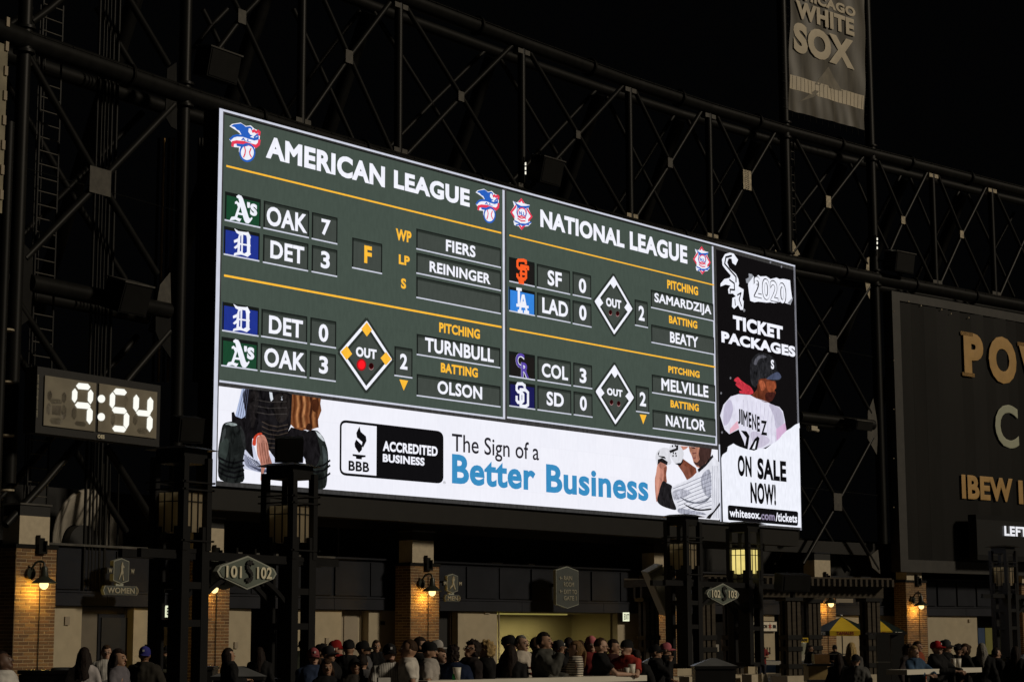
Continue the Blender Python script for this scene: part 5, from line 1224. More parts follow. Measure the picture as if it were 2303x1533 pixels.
# ------------------------------------------------------------------ pergola kiosk
dk = 57.0
def kp(px, dep): q = atD(px, 1400, dep); return Vector((q.x, q.y, 0))
KA, KB_ = kp(1584, 66), kp(1956, 70)
d_ = (KB_-KA).normalized(); nrm = Vector((-d_.y, d_.x, 0)); rzk = math.atan2(d_.y, d_.x); Lk = (KB_-KA).length
per = thing('pergola', 'brown timber pergola over the food stalls with slatted roof', 'pergola', tuple((KA+KB_)/2), None, rzk, local=True)
for cx0 in (-Lk/2, 0.02, Lk/2):
    for yy in (0, 3.2):
        MB().box((cx0, yy, .2), (1.1, .9, .4)).build('stone_base', M_STONE, per)
        for ox in (-.2, .02, .24): 
            for oy in (-.14, .14): MB().box((cx0+ox, yy+oy, 1.75), (.15, .15, 2.75)).build('timber_post', M_WOOD, per)
        for z in (.72, 1.32, 1.72): MB().box((cx0+.02, yy, z), (.66, .50, .16)).build('iron_band', M_STEEL, per)
        MB().box((cx0, yy, 3.05), (.8, .55, .14)).build('iron_band', M_STEEL, per)
for yy in (-.22, .22, 3.0, 3.4): MB().box((0, yy, 3.30), (Lk+.9, .12, .40)).build('beam', M_WOOD, per)
nr = 34
rf = MB().box((0, 1.6, 0), (.10, 4.9, .26)).mesh('rafter', M_WOOD)
for i in range(nr): link('rafter', rf, per, loc=(-Lk/2-.4+i*(Lk+.8)/(nr-1), 0, 3.62))
for yy in (-.6, 3.9): MB().box((0, yy, 3.78), (Lk+1.1, .06, .06)).build('edge_batten', M_WOOD, per)
MB().box((Lk*.3, -.35, 3.0), (.8, .05, .14)).build('name_board', M_CREAMD, per)

# umbrellas
M_YEL = mat('yellow_canopy', (0.92, 0.62, 0.03), .6, 0, .06, 3); M_NAVY = mat('dark_canopy', (0.012, 0.020, 0.018), .6, 0, .1, 3, 0, .08)
M_REDT = mat('red_print', (0.32, 0.03, 0.02), .6); M_WT = mat('white_print', (0.7, .68, .6), .6)
def umbrella(px, dep, label, zr=1.70, za=2.36, rr=1.16, ph=0.0, words=('TAMALES', 'TAMALES')):
    q = atD(px, 1400, dep)
    view = math.atan2(-q.y, -q.x)          # direction towards the stands
    T = thing('umbrella', label, 'umbrella', (q.x, q.y, 0), 'yellow and dark food stall umbrellas', view+ph, local=True)
    MB().tube((0, 0, 0), (0, 0, za+.1), .025, n=8).build('pole', M_TRIM, T)
    n = 6
    for i in range(n):
        a0, a1 = 2*pi*(i-.5)/n, 2*pi*(i+.5)/n; mm = M_YEL if i % 2 == 0 else M_NAVY; m = MB(); vs = []; K_ = 6
        for j in range(K_+1):
            t = j/K_; r = rr*t; z = za-(za-zr-.0)*(t**1.12)
            for k in range(5): 
                s_ = k/4; a = a0+(a1-a0)*s_; sag = 1-.05*sin(pi*s_)*t
                ch = cos(pi/n)/cos((s_-.5)*2*pi/n)
                vs.append((r*ch*cos(a), r*ch*sin(a), z-.03*sin(pi*s_)*t))
        fs = [(j*5+k, j*5+k+1, (j+1)*5+k+1, (j+1)*5+k) for j in range(K_) for k in range(4)]
        m.add(vs, fs, 0, True)
        e0 = Vector((rr*cos(a0), rr*sin(a0), zr)); e1 = Vector((rr*cos(a1), rr*sin(a1), zr))
        m.add([e0, e1, e1-Vector((0, 0, .19)), e0-Vector((0, 0, .19))], [(0, 1, 2, 3)])
        o = m.build('canopy_panel', mm, T)
        ex = (e1-e0).normalized(); nn = Vector((cos((a0+a1)/2), sin((a0+a1)/2), 0)); w = (e1-e0).length; mb = MB()
        wd = 'TAMALES' if i % 2 == 0 else 'ELOTES'
        text_into(mb, wd, e0+ex*w*.22+Vector((0, 0, -.16))+nn*.006, ex, EZ, w*.56, .13, nn, .03, 0, .006); mb.build('lettering', M_REDT if i % 2 == 0 else M_WT, T)
    MB().ell((0, 0, za+.05), (.05, .05, .07), 8, 6).build('finial', M_TRIM, T)
umbrella(1893, 75, 'tamales umbrella with its yellow panel to the front, left of the pergola column', ph=0.12, zr=1.95, za=2.48, rr=1.17)
umbrella(1966, 79, 'tamales umbrella half hidden by the right pergola column', ph=.10, zr=1.94, za=2.54, rr=1.22)

# ------------------------------------------------------------------ stalls, bins, counters
def wall_at(px0, px1, d0, d1): return kp(px0, d0), kp(px1, d1)
def counter(label, px0, y0, px1, y1, h, thick, depth, mm, posts):
    d0, d1 = (CAMZ-h)*FPX/(y0-HOR), (CAMZ-h)*FPX/(y1-HOR)
    A_, B_ = atD(px0, y0, d0), atD(px1, y1, d1); A_.z = B_.z = 0
    T = thing('bar_counter', label, 'counter', tuple((A_+B_)/2), 'white topped standing counters')
    MB().wall(A_, B_, h-thick, h, depth).build('counter_top', mm, T)
    u = (B_-A_).normalized(); n = Vector((-u.y, u.x, 0))
    for i in range(posts):
        q = A_.lerp(B_, (i+.5)/posts)+n*.15; MB().box((q.x, q.y, (h-thick)/2), (.07, .07, h-thick)).build('leg', M_STEEL, T)
    q = A_+n*.3; r = B_+n*.3
    MB().bar((q.x, q.y, .25), (r.x, r.y, .25), .05).build('foot_rail', M_STEEL, T)
    return d0, d1
CD = counter('long white topped standing counter in front of the central crowd', 962, 1528, 1455, 1517, 1.20, .085, .4, M_WHITE, 9)
CD2 = counter('white topped standing counter below the red capped man at the right', 2040, 1507, 2208, 1502, 1.20, .085, .4, M_WHITE, 5)
def bin_(label, px0, px1, ytop, h, words, lid='flat', dep=.8, cx=None, name='trash_bin'):
    d = (CAMZ-h)*FPX/(ytop-HOR); A_, B_ = kp(px0, d), kp(px1, d)
    u = (B_-A_).normalized(); rz = math.atan2(u.y, u.x); w = (B_-A_).length; M_ = (A_+B_)/2
    T = thing(name, label, 'trash bin', tuple(M_), 'black trash bins on the concourse', rz, local=True)
    MB().box((0, dep/2, (h-.1)/2), (w, dep, h-.1)).build('body', M_BIN, T)
    MB().box((0, dep/2, h-.06), (w+.05, dep+.05, .07)).build('rim', M_BIN, T)
    if lid == 'pyramid':
        m = MB(); a = w/2+.05; z = h-.03; m.add([(-a, -.03, z), (a, -.03, z), (a, dep+.03, z), (-a, dep+.03, z), (-a*.12, dep/2-.05, z+.17), (a*.12, dep/2-.05, z+.17), (a*.12, dep/2+.05, z+.17), (-a*.12, dep/2+.05, z+.17)],
            [(3, 2, 1, 0), (4, 5, 6, 7), (0, 1, 5, 4), (1, 2, 6, 5), (2, 3, 7, 6), (3, 0, 4, 7)]); m.build('steel_lid', M_LID, T)
    elif lid == 'dome':
        m = MB()
        m.lathe([(.22, 0), (.21, .03), (.17, .045), (.15, .02), (.02, .015)], (w*.28, dep*.4, h-.02), 20); m.build('lid_ring', M_LID, T)
    n = len(words)
    for i, wd in enumerate(words):
        c = -w/2+w*(i+.5)/n; hw = w/n*.42
        MB().box((c, -.008, h*.5), (hw*2, .02, h*.7)).build('door', M_BIN, T)
        stext(T, wd, c-hw*.62, c+hw*.62, h-.34, h-.24, M_SIGNTXTD, .05, -.03)
bin_('double black trash bin below the far left brick pillar', 46, 160, 1499, 1.2, ('TRASH', 'TRASH'), 'dome')
bin_('black bin with sloping steel lid in front of the blue capped man', 232, 348, 1526, 1.15, (), 'pyramid')
bin_('black bin with sloping steel lid under the 101 102 sign', 482, 592, 1513, 1.15, (), 'pyramid')
bin_('low black bin left of the one under the 101 102 sign', 452, 480, 1492, 1.2, (), 'flat')
bin_('black trash bin with steel lid at the right end of the central counter', 1438, 1506, 1492, 1.2, ('TRASH', 'TRASH'), 'pyramid', .7)
bin_('wide black bin with steel lid under the 102 103 sign', 1562, 1652, 1494, 1.15, (), 'pyramid')
bin_('black trash bin behind the right hand counter', 2160, 2234, 1486, 1.2, ('TRASH', 'TRASH'), 'dome')
bin_('black bin with steel lid at the far right edge', 2288, 2345, 1485, 1.2, (), 'pyramid')

# drink stall behind the lantern posts
def box_at(nm, T, px0, px1, y0, y1, dep, th, mm, label=None):
    A_ = atD(px0, y1, dep); B_ = atD(px1, y1, dep); z0, z1 = A_.z, atD(px0, y0, dep).z
    return MB().wall(A_, B_, z0, z1, th).build(nm, mm, T, label)
stl = thing('drink_stall', 'blue fronted drink stall with a white banner behind the lit post', 'stall', tuple(kp(1720, 78)))
box_at('counter_top', stl, 1715, 1760, 1486, 1494, 74, .8, M_WHITE); box_at('counter_front', stl, 1710, 1745, 1484, 1512, 75, .5, mat('blue_panel', (.06, .11, .22), .5))
box_at('cabinet', stl, 1590, 1650, 1398, 1500, 78, 1.2, M_BLACK); box_at('menu_board', stl, 1622, 1643, 1436, 1462, 76.5, .05, mat('menu_print', (.05, .03, .02), .6, 0, .8, 6))
box_at('poster', stl, 1604, 1617, 1448, 1464, 76, .03, M_WHITE)
bs = thing('banner_sign', 'white banner with the words REVOLUTION and a red star on the cream wall', 'banner', tuple(kp(1720, 86)))
a_, b_ = Fp(1689, 1407, FO-.02), Fp(1747, 1407, FO-.02); zt_, zb_ = Fp(1700, 1397, FO-.02).z, Fp(1700, 1418, FO-.02).z
MB().wall(a_, b_, zb_, zt_, .03).build('sheet', M_WHITE, bs)
ex = Vector((b_.x-a_.x, b_.y-a_.y, 0)); wd = ex.length; ex.normalize(); nn = Vector((ex.y, -ex.x, 0))
mb = MB(); text_into(mb, 'REVOLUTION', Vector((a_.x, a_.y, zb_+.13))+ex*.08+nn*.01, ex, EZ, wd*.58, .17, nn, .05, 0, .01); text_into(mb, 'BR', Vector((a_.x, a_.y, zb_+.13))+ex*wd*.84+nn*.01, ex, EZ, wd*.14, .17, nn, .05, 0, .01); mb.build('lettering', M_BLACK, bs)
c_ = Vector((a_.x, a_.y, (zt_+zb_)/2))+ex*wd*.73+nn*.012; st = []
for i in range(12):
    r_ = .17 if i % 2 == 0 else .07; st.append(c_+ex*(r_*sin(pi*i/6))+EZ*(r_*cos(pi*i/6)))
MB().prism(st, nn, .004).build('star', M_REDT, bs)
for z in (zt_, zb_-.03): MB().wall(a_-nn*-.01, b_-nn*-.01, z, z+.03, .03, proud=.015).build('batten', M_BLACK, bs)
tp = thing('beer_taps', 'steel beer tap tower on the blue stall counter', 'beer taps', tuple(kp(1722, 73)))
q = atD(1720, 1486, 73); MB().tube(q, q+Vector((0, 0, .34)), .06, n=10).build('tower', M_TRIM, tp); MB().tube(q+Vector((-.3, 0, .3)), q+Vector((.35, 0, .3)), .05, n=8).build('cross_tube', M_TRIM, tp)
for i in range(4): MB().tube(q+Vector((-.25+i*.18, -.05, .34)), q+Vector((-.25+i*.18, -.05, .52)), .018, .028, 6).build('tap_handle', M_PLATEL, tp)
# lemonade machine
lm = thing('lemonade_dispenser', 'lemonade dispenser with yellow LEMONADE topper on a black stand', 'drink dispenser', tuple(kp(1797, 69)))
dl = 69.0; q = kp(1796, dl); q.z = 0; rzl = -.7
def lb(nm, c, s_, mm): MB().box(q+Matrix.Rotation(rzl, 3, 'Z') @ Vector(c), s_, rz=rzl).build(nm, mm, lm)
lb('stand', (0, 0, .36), (.75, .6, .72), M_BIN); lb('base', (0, 0, .92), (.46, .46, .38), mat('dispenser_white', (.55, .52, .42), .4)); lb('drip_tray', (0, -.24, .88), (.36, .12, .05), M_LID)
MB().lathe([(.17, 1.10), (.20, 1.2), (.26, 1.5), (.27, 1.54), (.0, 1.54)], q, 20).build('bowl', mat('cloudy_bowl', (.30, .31, .24), .2), lm)
lb('topper', (0, 0, 1.62), (.64, .14, .16), M_YEL)
mb = MB(); Rl = Matrix.Rotation(rzl, 3, 'Z'); text_into(mb, 'LEMONADE', q+Rl @ Vector((-.29, -.076, 1.57)), Rl @ EX, EZ, .58, .10, Rl @ NV, .05, 0, .006); mb.build('lettering', M_BLACK, lm)
# food carts under the umbrellas
ct = thing('food_cart', 'tan fronted food cart under the left umbrella', 'cart', tuple(kp(1840, 50)))
box_at('front_panel', ct, 1819, 1862, 1497, 1533, 52, .9, mat('tan_panel', (.42, .30, .12), .6)); box_at('counter', ct, 1815, 1878, 1492, 1497, 51.8, 1.0, M_STEEL)
box_at('side_panel', ct, 1862, 1875, 1500, 1533, 52.2, .8, M_BIN)
box_at('glass_case', ct, 1832, 1866, 1470, 1491, 52.6, .5, mat('warm_case', (.16, .09, .04), .3, 0, .5, 3)); box_at('canopy_rail', ct, 1866, 1905, 1469, 1471, 53, .05, M_TRIM)
bk = thing('dark_booth', 'tall dark food booth right of the pergola column', 'booth', tuple(kp(2000, 60)))
box_at('side_wall', bk, 2007, 2037, 1424, 1540, 62, .2, M_BLACK); box_at('back_wall', bk, 1975, 2008, 1424, 1540, 64, .2, M_BLACK); box_at('shelf', bk, 1975, 2003, 1487, 1489, 61.5, .3, M_TRIM); box_at('roof', bk, 1972, 2040, 1421, 1426, 61, 2.0, M_BLACK)
rbk = thing('red_bucket', 'red plastic bucket on the low wall before the pergola column', 'bucket', tuple(kp(1932, 40)))
q = atD(1932, 1527, 40); MB().lathe([(.0, 0), (.085, 0), (.095, .19), (.10, .20), (.085, .19), (.0, .16)], q, 18).build('pail', mat('red_plastic', (.35, .015, .015), .35), rbk)
MB().tube(q+Vector((0, 0, .18)), q+Vector((.02, 0, .33)), .008, n=6).build('straw', M_WT, rbk)
lw = thing('low_wall', 'dark low wall along the bottom right of the view', 'wall', tuple(kp(1880, 42)))
box_at('wall_face', lw, 1822, 1962, 1528, 1600, 41, .3, M_BLACK)
# lit doorway at the far right
dr = thing('lit_doorway', 'far doorway glowing yellow green behind the right lantern post', 'doorway', tuple(Fp(2225, 1430)))
for (a, b, mm) in ((2201, 2214, led(36, 41, 48)), (2217, 2232, led(74, 68, 34)), (2241, 2247, led(120, 128, 46)), (2255, 2260, led(170, 176, 110))):
    A_, B_ = Fp(a, 1410, FO+1.3), Fp(b, 1410, FO+1.3); MB().wall(A_, B_, Fp(a, 1470, FO+1.3).z, Fp(a, 1411, FO+1.3).z, .05).build('lit_pane', mm, dr)

# ------------------------------------------------------------------ people
def cap(mb, a, b, ra, rb, n=12):
    a, b = Vector(a), Vector(b); mb.tube(a, b, ra, rb, n, caps=True); mb.ell(a, (ra, ra, ra), n, 8); mb.ell(b, (rb, rb, rb), n, 8)
def loft(mb, rings, n=20, y0=0.0):
    vs = []
    for (z, rx, ry, *o) in rings:
        oy = o[0] if o else y0
        for i in range(n):
            t = 2*pi*i/n; c, s_ = cos(t), sin(t)
            vs.append((rx*math.copysign(abs(c)**.85, c), oy+ry*math.copysign(abs(s_)**.85, s_), z))
    k = len(rings)
    fs = [(j*n+i, j*n+(i+1) % n, (j+1)*n+(i+1) % n, (j+1)*n+i) for j in range(k-1) for i in range(n)]
    fs += [tuple(reversed(range(n))), tuple(range((k-1)*n, k*n))]
    mb.add(vs, fs, 0, True)
def remesh(mb, vox, smooth=2, name='m'):
    me = bpy.data.meshes.new(name); me.from_pydata(mb.v, [], mb.f); me.update()
    ob = bpy.data.objects.new('tmp', me); COL.objects.link(ob)
    r = ob.modifiers.new('r', 'REMESH'); r.mode = 'VOXEL'; r.voxel_size = vox; r.adaptivity = 0
    if smooth:
        q = ob.modifiers.new('s', 'SMOOTH'); q.factor = .5; q.iterations = smooth
    dg = bpy.context.evaluated_depsgraph_get(); dg.update()
    out = bpy.data.meshes.new_from_object(ob.evaluated_get(dg)); bpy.data.objects.remove(ob); bpy.data.meshes.remove(me)
    V = [tuple(v.co) for v in out.vertices]; F = [tuple(p.vertices) for p in out.polygons]; bpy.data.meshes.remove(out)
    return V, F
HZ = 1.592
POSES = {   # (left elbow, left wrist), (right elbow, right wrist); person faces -Y, its left is +X
 'down': (((.27, .03, 1.13), (.28, -.06, .90)), ((-.27, .03, 1.13), (-.28, -.06, .90))),
 'sip': (((.27, .0, 1.14), (.20, -.26, 1.10)), ((-.24, -.22, 1.22), (-.07, -.25, 1.44))),
 'hold': (((.26, -.03, 1.14), (.10, -.30, 1.17)), ((-.26, -.03, 1.14), (-.10, -.30, 1.17))),
 'lean': (((.27, -.20, 1.20), (.10, -.42, 1.19)), ((-.27, -.20, 1.20), (-.10, -.42, 1.19))),
 'cross': (((.27, -.08, 1.16), (-.02, -.23, 1.20)), ((-.27, -.08, 1.16), (.04, -.26, 1.15))),
 'phone': (((.25, -.06, 1.15), (.06, -.28, 1.28)), ((-.25, -.06, 1.15), (-.08, -.27, 1.26))),
 'elbow': (((.30, .06, 1.17), (.16, -.14, 1.02)), ((-.27, .03, 1.13), (-.24, -.16, .98))),
}
def head_xf(yaw, pitch):
    piv = Vector((0, .01, 1.50))
    return Matrix.Translation(piv) @ Matrix.Rotation(yaw, 4, 'Z') @ Matrix.Rotation(-pitch, 4, 'X') @ Matrix.Translation(-piv)
def head_shape(u, p):
    x, y, z = p
    if u.z < 0: x *= 1-.28*(-u.z)**1.3; y = y*(1-.10*(-u.z)) - .012*(-u.z)
    if u.y < 0: x *= 1-.06*abs(u.y); y *= .93
    return Vector((x, y, z))
def hand(mb, wr, dr, side, curl=.7):
    dr = dr.normalized(); up_ = Vector((0, 0, 1)); sd = dr.cross(up_)
    if sd.length < .2: sd = Vector((1, 0, 0))
    sd.normalize(); dn = dr.cross(sd).normalized()
    if dn.z > 0: dn = -dn
    pc_ = wr+dr*.055
    for i, (o, L) in enumerate(((-.032, .068), (-.011, .078), (.011, .074), (.032, .058))):
        a = wr+dr*.085+sd*o; b = a+(dr*cos(curl*.4)+dn*sin(curl*.4))*L*.5; c = b+(dr*cos(curl*1.4)+dn*sin(curl*1.4))*L*.5
        mb.tube(a, b, .0095, .009, 6); mb.tube(b, c, .009, .007, 6); mb.ell(b, (.009,)*3, 6, 4); mb.ell(c, (.007,)*3, 6, 4)
    a = wr+dr*.035+sd*.038*side; b = a+(dr*.6+sd*side*.6+dn*.3)*.04; c = b+(dr*.9+dn*.5)*.03
    mb.tube(a, b, .012, .010, 6); mb.tube(b, c, .010, .008, 6); mb.ell(c, (.008,)*3, 6, 4)
TORSO = [(.88, .165, .115), (.96, .168, .118), (1.06, .150, .105), (1.18, .158, .112, -.003), (1.30, .178, .122, -.004), (1.39, .190, .115), (1.445, .172, .098, .004), (1.478, .118, .080, .008), (1.505, .066, .066, .01)]
BODY = {}; CLOTH = {}
def legs(mb, k=0.0):
    for s_ in (-1, 1):
        cap(mb, (s_*.09, 0, .90), (s_*.10, -.01, .50), .088+k, .062+k); cap(mb, (s_*.10, -.01, .50), (s_*.105, .02, .10), .058+k, .042+k*1.6)
def body_mesh(pose, hy, hp, fem):
    key = (pose, hy, hp, fem)
    if key in BODY: return BODY[key]
    mb = MB(); f = .92 if fem else 1.0
    loft(mb, [(z, rx*f, ry*f, *o) for (z, rx, ry, *o) in TORSO]); legs(mb)
    for s_ in (-1, 1): mb.ell((s_*.105, -.06, .045), (.045, .12, .045))
    H = head_xf(hy, hp); h3 = H.to_3x3()
    hp0 = H @ Vector((0, .0, 1.535)); cap(mb, (0, .012, 1.45), hp0, .060 if not fem else .052, .056 if not fem else .048)
    T = lambda v: H @ (Vector((0, 0, HZ))+(Vector(v)-Vector((0, 0, HZ)))*1.05)
    mb.ell(T((0, 0, HZ+.012)), (.082, .104, .124), 24, 16, R=h3, fn=head_shape)
    mb.ell(T((0, -.055, HZ-.065)), (.045, .040, .040), 14, 8, R=h3)                    # chin and jaw
    cap(mb, T((0, -.093, HZ+.015)), T((0, -.112, HZ-.020)), .010, .0155, 8)             # nose
    mb.ell(T((0, -.085, HZ+.032)), (.055, .016, .012), 12, 6, R=h3)                     # brow
    for s_ in (-1, 1): mb.ell(T((s_*.077, .012, HZ-.002)), (.011, .020, .032), 8, 6, R=h3)
    sh = []
    for s_, (el, wr) in zip((1, -1), POSES[pose]):
        el, wr = Vector(el), Vector(wr); sx = .185*f
        el.x *= f; s0 = Vector((s_*sx, .005, 1.40)); cap(mb, s0, el, .052*f, .040*f); cap(mb, el, wr, .040*f, .027*f)
        dr = (wr-el).normalized(); sh.append((s0, el, wr, dr, s_))
        pm = wr+dr*.05; R = dr.to_track_quat('Y', 'Z').to_matrix(); mb.ell(pm, (.042, .055, .017), 12, 8, R=R)
    V, F = remesh(mb, .0125, 1)
    o = MB(); o.add(V, F, 0, True)
    for s0, el, wr, dr, s_ in sh: hand(o, wr, dr, s_)
    for s_ in (-1, 1):
        o.ell(T((s_*.030, -.088, HZ+.012)), (.014, .009, .008), 10, 6, 1, R=h3); o.ell(T((s_*.030, -.0965, HZ+.011)), (.0062, .003, .0062), 8, 5, 2, R=h3)
        o.ell(T((s_*.031, -.099, HZ+.036)), (.020, .005, .0045), 8, 4, 2, R=h3)
    o.ell(T((0, -.094, HZ-.056)), (.022, .008, .0075), 10, 6, 3, R=h3)
    me = o.mesh('body', [None, None, None, None]) if False else o
    BODY[key] = o; return o
M_EYE = mat('eye_white', (.55, .52, .48), .3); M_PUP = mat('dark_iris', (.02, .012, .008), .3); M_LIP = mat('lip', (.28, .10, .08), .5)
BMESH = {}
def get_body(pose, hy, hp, fem):
    k = (pose, hy, hp, fem)
    if k not in BMESH:
        BMESH[k] = body_mesh(*k).mesh('body', [M_EYE, M_EYE, M_PUP, M_LIP])
    return BMESH[k]
def folds(V, amp, seed):
    out = []
    for v in V:
        p = Vector(v); n_ = noise.noise(Vector((p.x*9+seed, p.y*9, p.z*5)))+.5*noise.noise(Vector((p.x*20, p.y*20+seed, p.z*14)))
        d = Vector((p.x, p.y, 0)); d = d.normalized() if d.length > 1e-4 else Vector((0, 0, 0)); out.append(tuple(p+d*n_*amp))
    return out
def shirt_mesh(pose, sleeve, fem, bulk):
    k = ('shirt', pose, sleeve, fem, bulk)
    if k in CLOTH: return CLOTH[k]
    mb = MB(); f = .92 if fem else 1.0; e = .016+.02*bulk
    R_ = [(z, rx*f+e, ry*f+e, *o) for (z, rx, ry, *o) in TORSO[:-1]]; R_[0] = (.86, .172*f+e, .125*f+e); R_[-1] = (1.480, .128+e*.4, .094+e*.4, .008); R_.append((1.510, .084+e*.5, .082+e*.4, .012))
    loft(mb, R_)
    if bulk >= 2:   # hood or collar roll
        for i in range(10):
            t = 2*pi*i/10; mb.ell((.075*cos(t), .02+.075*sin(t)+.02, 1.475+.012*sin(t)), (.04, .04, .035), 8, 6)
    for s_, (el, wr) in zip((1, -1), POSES[pose]):
        el, wr = Vector(el), Vector(wr); el.x *= f; s0 = Vector((s_*.180*f, .005, 1.395)); ea = .014+.012*bulk
        if sleeve: cap(mb, s0, el, .054*f+ea, .044*f+ea); q = el.lerp(wr, .94); mb.ell(el, (.044*f+ea,)*3); mb.tube(el, q, .043*f+ea, .030*f+ea, 12); 
        else: q = s0.lerp(el, .70); mb.ell(s0, (.056*f+ea,)*3); mb.tube(s0, q, .056*f+ea, .056*f+ea, 12)
    V, F = remesh(mb, .018, 2); o = MB(); o.add(folds(V, .021+.006*bulk, len(CLOTH)*3.1), F, 0, True)
    CLOTH[k] = o; return o
def trouser_mesh():
    if 't' in CLOTH: return CLOTH['t']
    mb = MB(); loft(mb, [(.80, .165, .118), (.90, .178, .130), (.97, .172, .125)]); legs(mb, .014)
    V, F = remesh(mb, .02, 2); o = MB(); o.add(folds(V, .008, 4.4), F, 0, True); CLOTH['t'] = o; return o
HAIR = {}
def hair_mesh(kindh):
    if kindh in HAIR: return HAIR[kindh]
    o = MB()
    def shell(u, p, grow=1.10, line=.30, rough=.0, low=-.35):
        # hair outside, tucked under the skin over the face
        face = (u.y < -.15 and u.z < line + .25*abs(u.x)) or u.z < low or (abs(u.x) > .8 and u.y < .0 and u.z < .1)
        g = .86 if face else grow
        n_ = noise.noise(Vector((u.x*4, u.y*4, u.z*4+3)))*rough + noise.noise(u*11)*rough*.6
        return Vector((p.x*(g+n_), p.y*(g+n_), p.z*(g+n_)))
    c = (0, .004, HZ+.014); r = (.083, .106, .125)
    if kindh == 'short': o.ell(c, r, 36, 24, fn=lambda u, p: shell(u, p, 1.07, .42, .05))
    elif kindh == 'crop': o.ell(c, r, 36, 24, fn=lambda u, p: shell(u, p, 1.025, .50, .015, -.1))
    elif kindh == 'messy':
        o.ell(c, r, 40, 28, fn=lambda u, p: shell(u, p, 1.22, .35, .30, -.6))
    elif kindh in ('long', 'bun', 'tail', 'bob'):
        o.ell(c, r, 36, 24, fn=lambda u, p: shell(u, p, 1.12, .38, .05, -.75))
        if kindh == 'long':
            for i in range(15):
                t = pi*(-.10+1.2*i/14); x, y = .082*cos(t), .02+.092*sin(t)
                wv = random.uniform(-.012, .012); pts = [Vector((x*.9, y*.9, HZ+.06)), Vector((x*1.08+wv, y*1.05-wv, HZ-.06)), Vector((x*1.2, .03+y*1.0, HZ-.18)), Vector((x*1.15+random.uniform(-.01, .01), .045+y*.95, HZ-.30-.05*random.random()))]
                for a, b, ra, rb in zip(pts, pts[1:], (.02, .026, .026), (.026, .026, .012)): o.tube(a, b, ra, rb, 7)
        elif kindh == 'bob':
            for i in range(13):
                t = pi*(-.08+1.16*i/12); x, y = .08*cos(t), .02+.09*sin(t)
                o.tube((x, y, HZ+.05), (x*1.12, y*1.08, HZ-.11-.02*random.random()), .026, .016, 7)
        elif kindh == 'bun': o.ell((0, .10, HZ+.09), (.04, .04, .038), 12, 8, fn=lambda u, p: p*(1+.15*noise.noise(u*5)))
        else:
            for i in range(7):
                a = Vector((.012*cos(i), .10, HZ+.07+.01*sin(i))); b = a+Vector((.02*cos(i), .05, -.10)); c2 = b+Vector((.015*cos(i*2), .0, -.20-.02*i % .03)); o.tube(a, b, .016, .024, 7); o.tube(b, c2, .024, .008, 7)
    if kindh in ('long', 'bob', 'tail', 'bun'):
        V, F = remesh(o, .011, 3); o = MB(); o.add([tuple(Vector(v)+Vector((1, 1, 0))*.005*noise.noise(Vector((v[0]*55, v[1]*55, v[2]*7)))) for v in V], F, 0, True)
    HAIR[kindh] = o; return o
def cap_mesh(brim=1.0, big=0):
    k = ('cap', brim, big)
    if k in HAIR: return HAIR[k]
    o = MB(); c = Vector((0, .006, HZ+.045)); n = 24; prof = []
    for j in range(9):
        a = (pi/2)*j/8; prof.append((cos(a)**.72, sin(a)**.95))
    vs = []; g = 1.07+.08*big
    for (r_, z_) in [(1.0, -.22)]+prof:
        for i in range(n):
            t = 2*pi*i/n; vs.append(c+Vector((.084*g*r_*cos(t), .108*g*r_*sin(t), .092*g*z_+(.012*max(0, -sin(t)) if z_ > 0 else 0))))
    o.add(vs, [(j*n+i, j*n+(i+1) % n, (j+1)*n+(i+1) % n, (j+1)*n+i) for j in range(9) for i in range(n)], 0, True)
    o.ell(c+Vector((0, 0, .092*g)), (.008, .008, .005), 8, 4)
    b = MB(); vs = []
    for j in range(6):
        for i in range(11):
            a = pi*(1.5+(-.36+.72*i/10)); t = j/5
            rr_ = 1+.78*t*max(0, cos((i/10-.5)*pi*.98))**.6
            vs.append(c+Vector((.086*g*cos(a)*(1+.04*t), .109*g*sin(a)*rr_, -.010-.022*t*t-.016*(abs(i/10-.5)*2)**2)))
    k2 = len(vs); vs += [v+Vector((0, 0, -.006)) for v in vs]
    fs = [(j*11+i, j*11+i+1, (j+1)*11+i+1, (j+1)*11+i) for j in range(5) for i in range(10)]
    fs += [tuple(reversed([q+k2 for q in f])) for f in fs] + [(5*11+i, 5*11+i+1, k2+5*11+i+1, k2+5*11+i) for i in range(10)]
    b.add(vs, fs, 0, True)
    HAIR[k] = (o, b); return HAIR[k]
SKINS = {'pale': (.50, .31, .22), 'tan': (.38, .22, .14), 'brown': (.22, .115, .065), 'dark': (.10, .05, .03)}
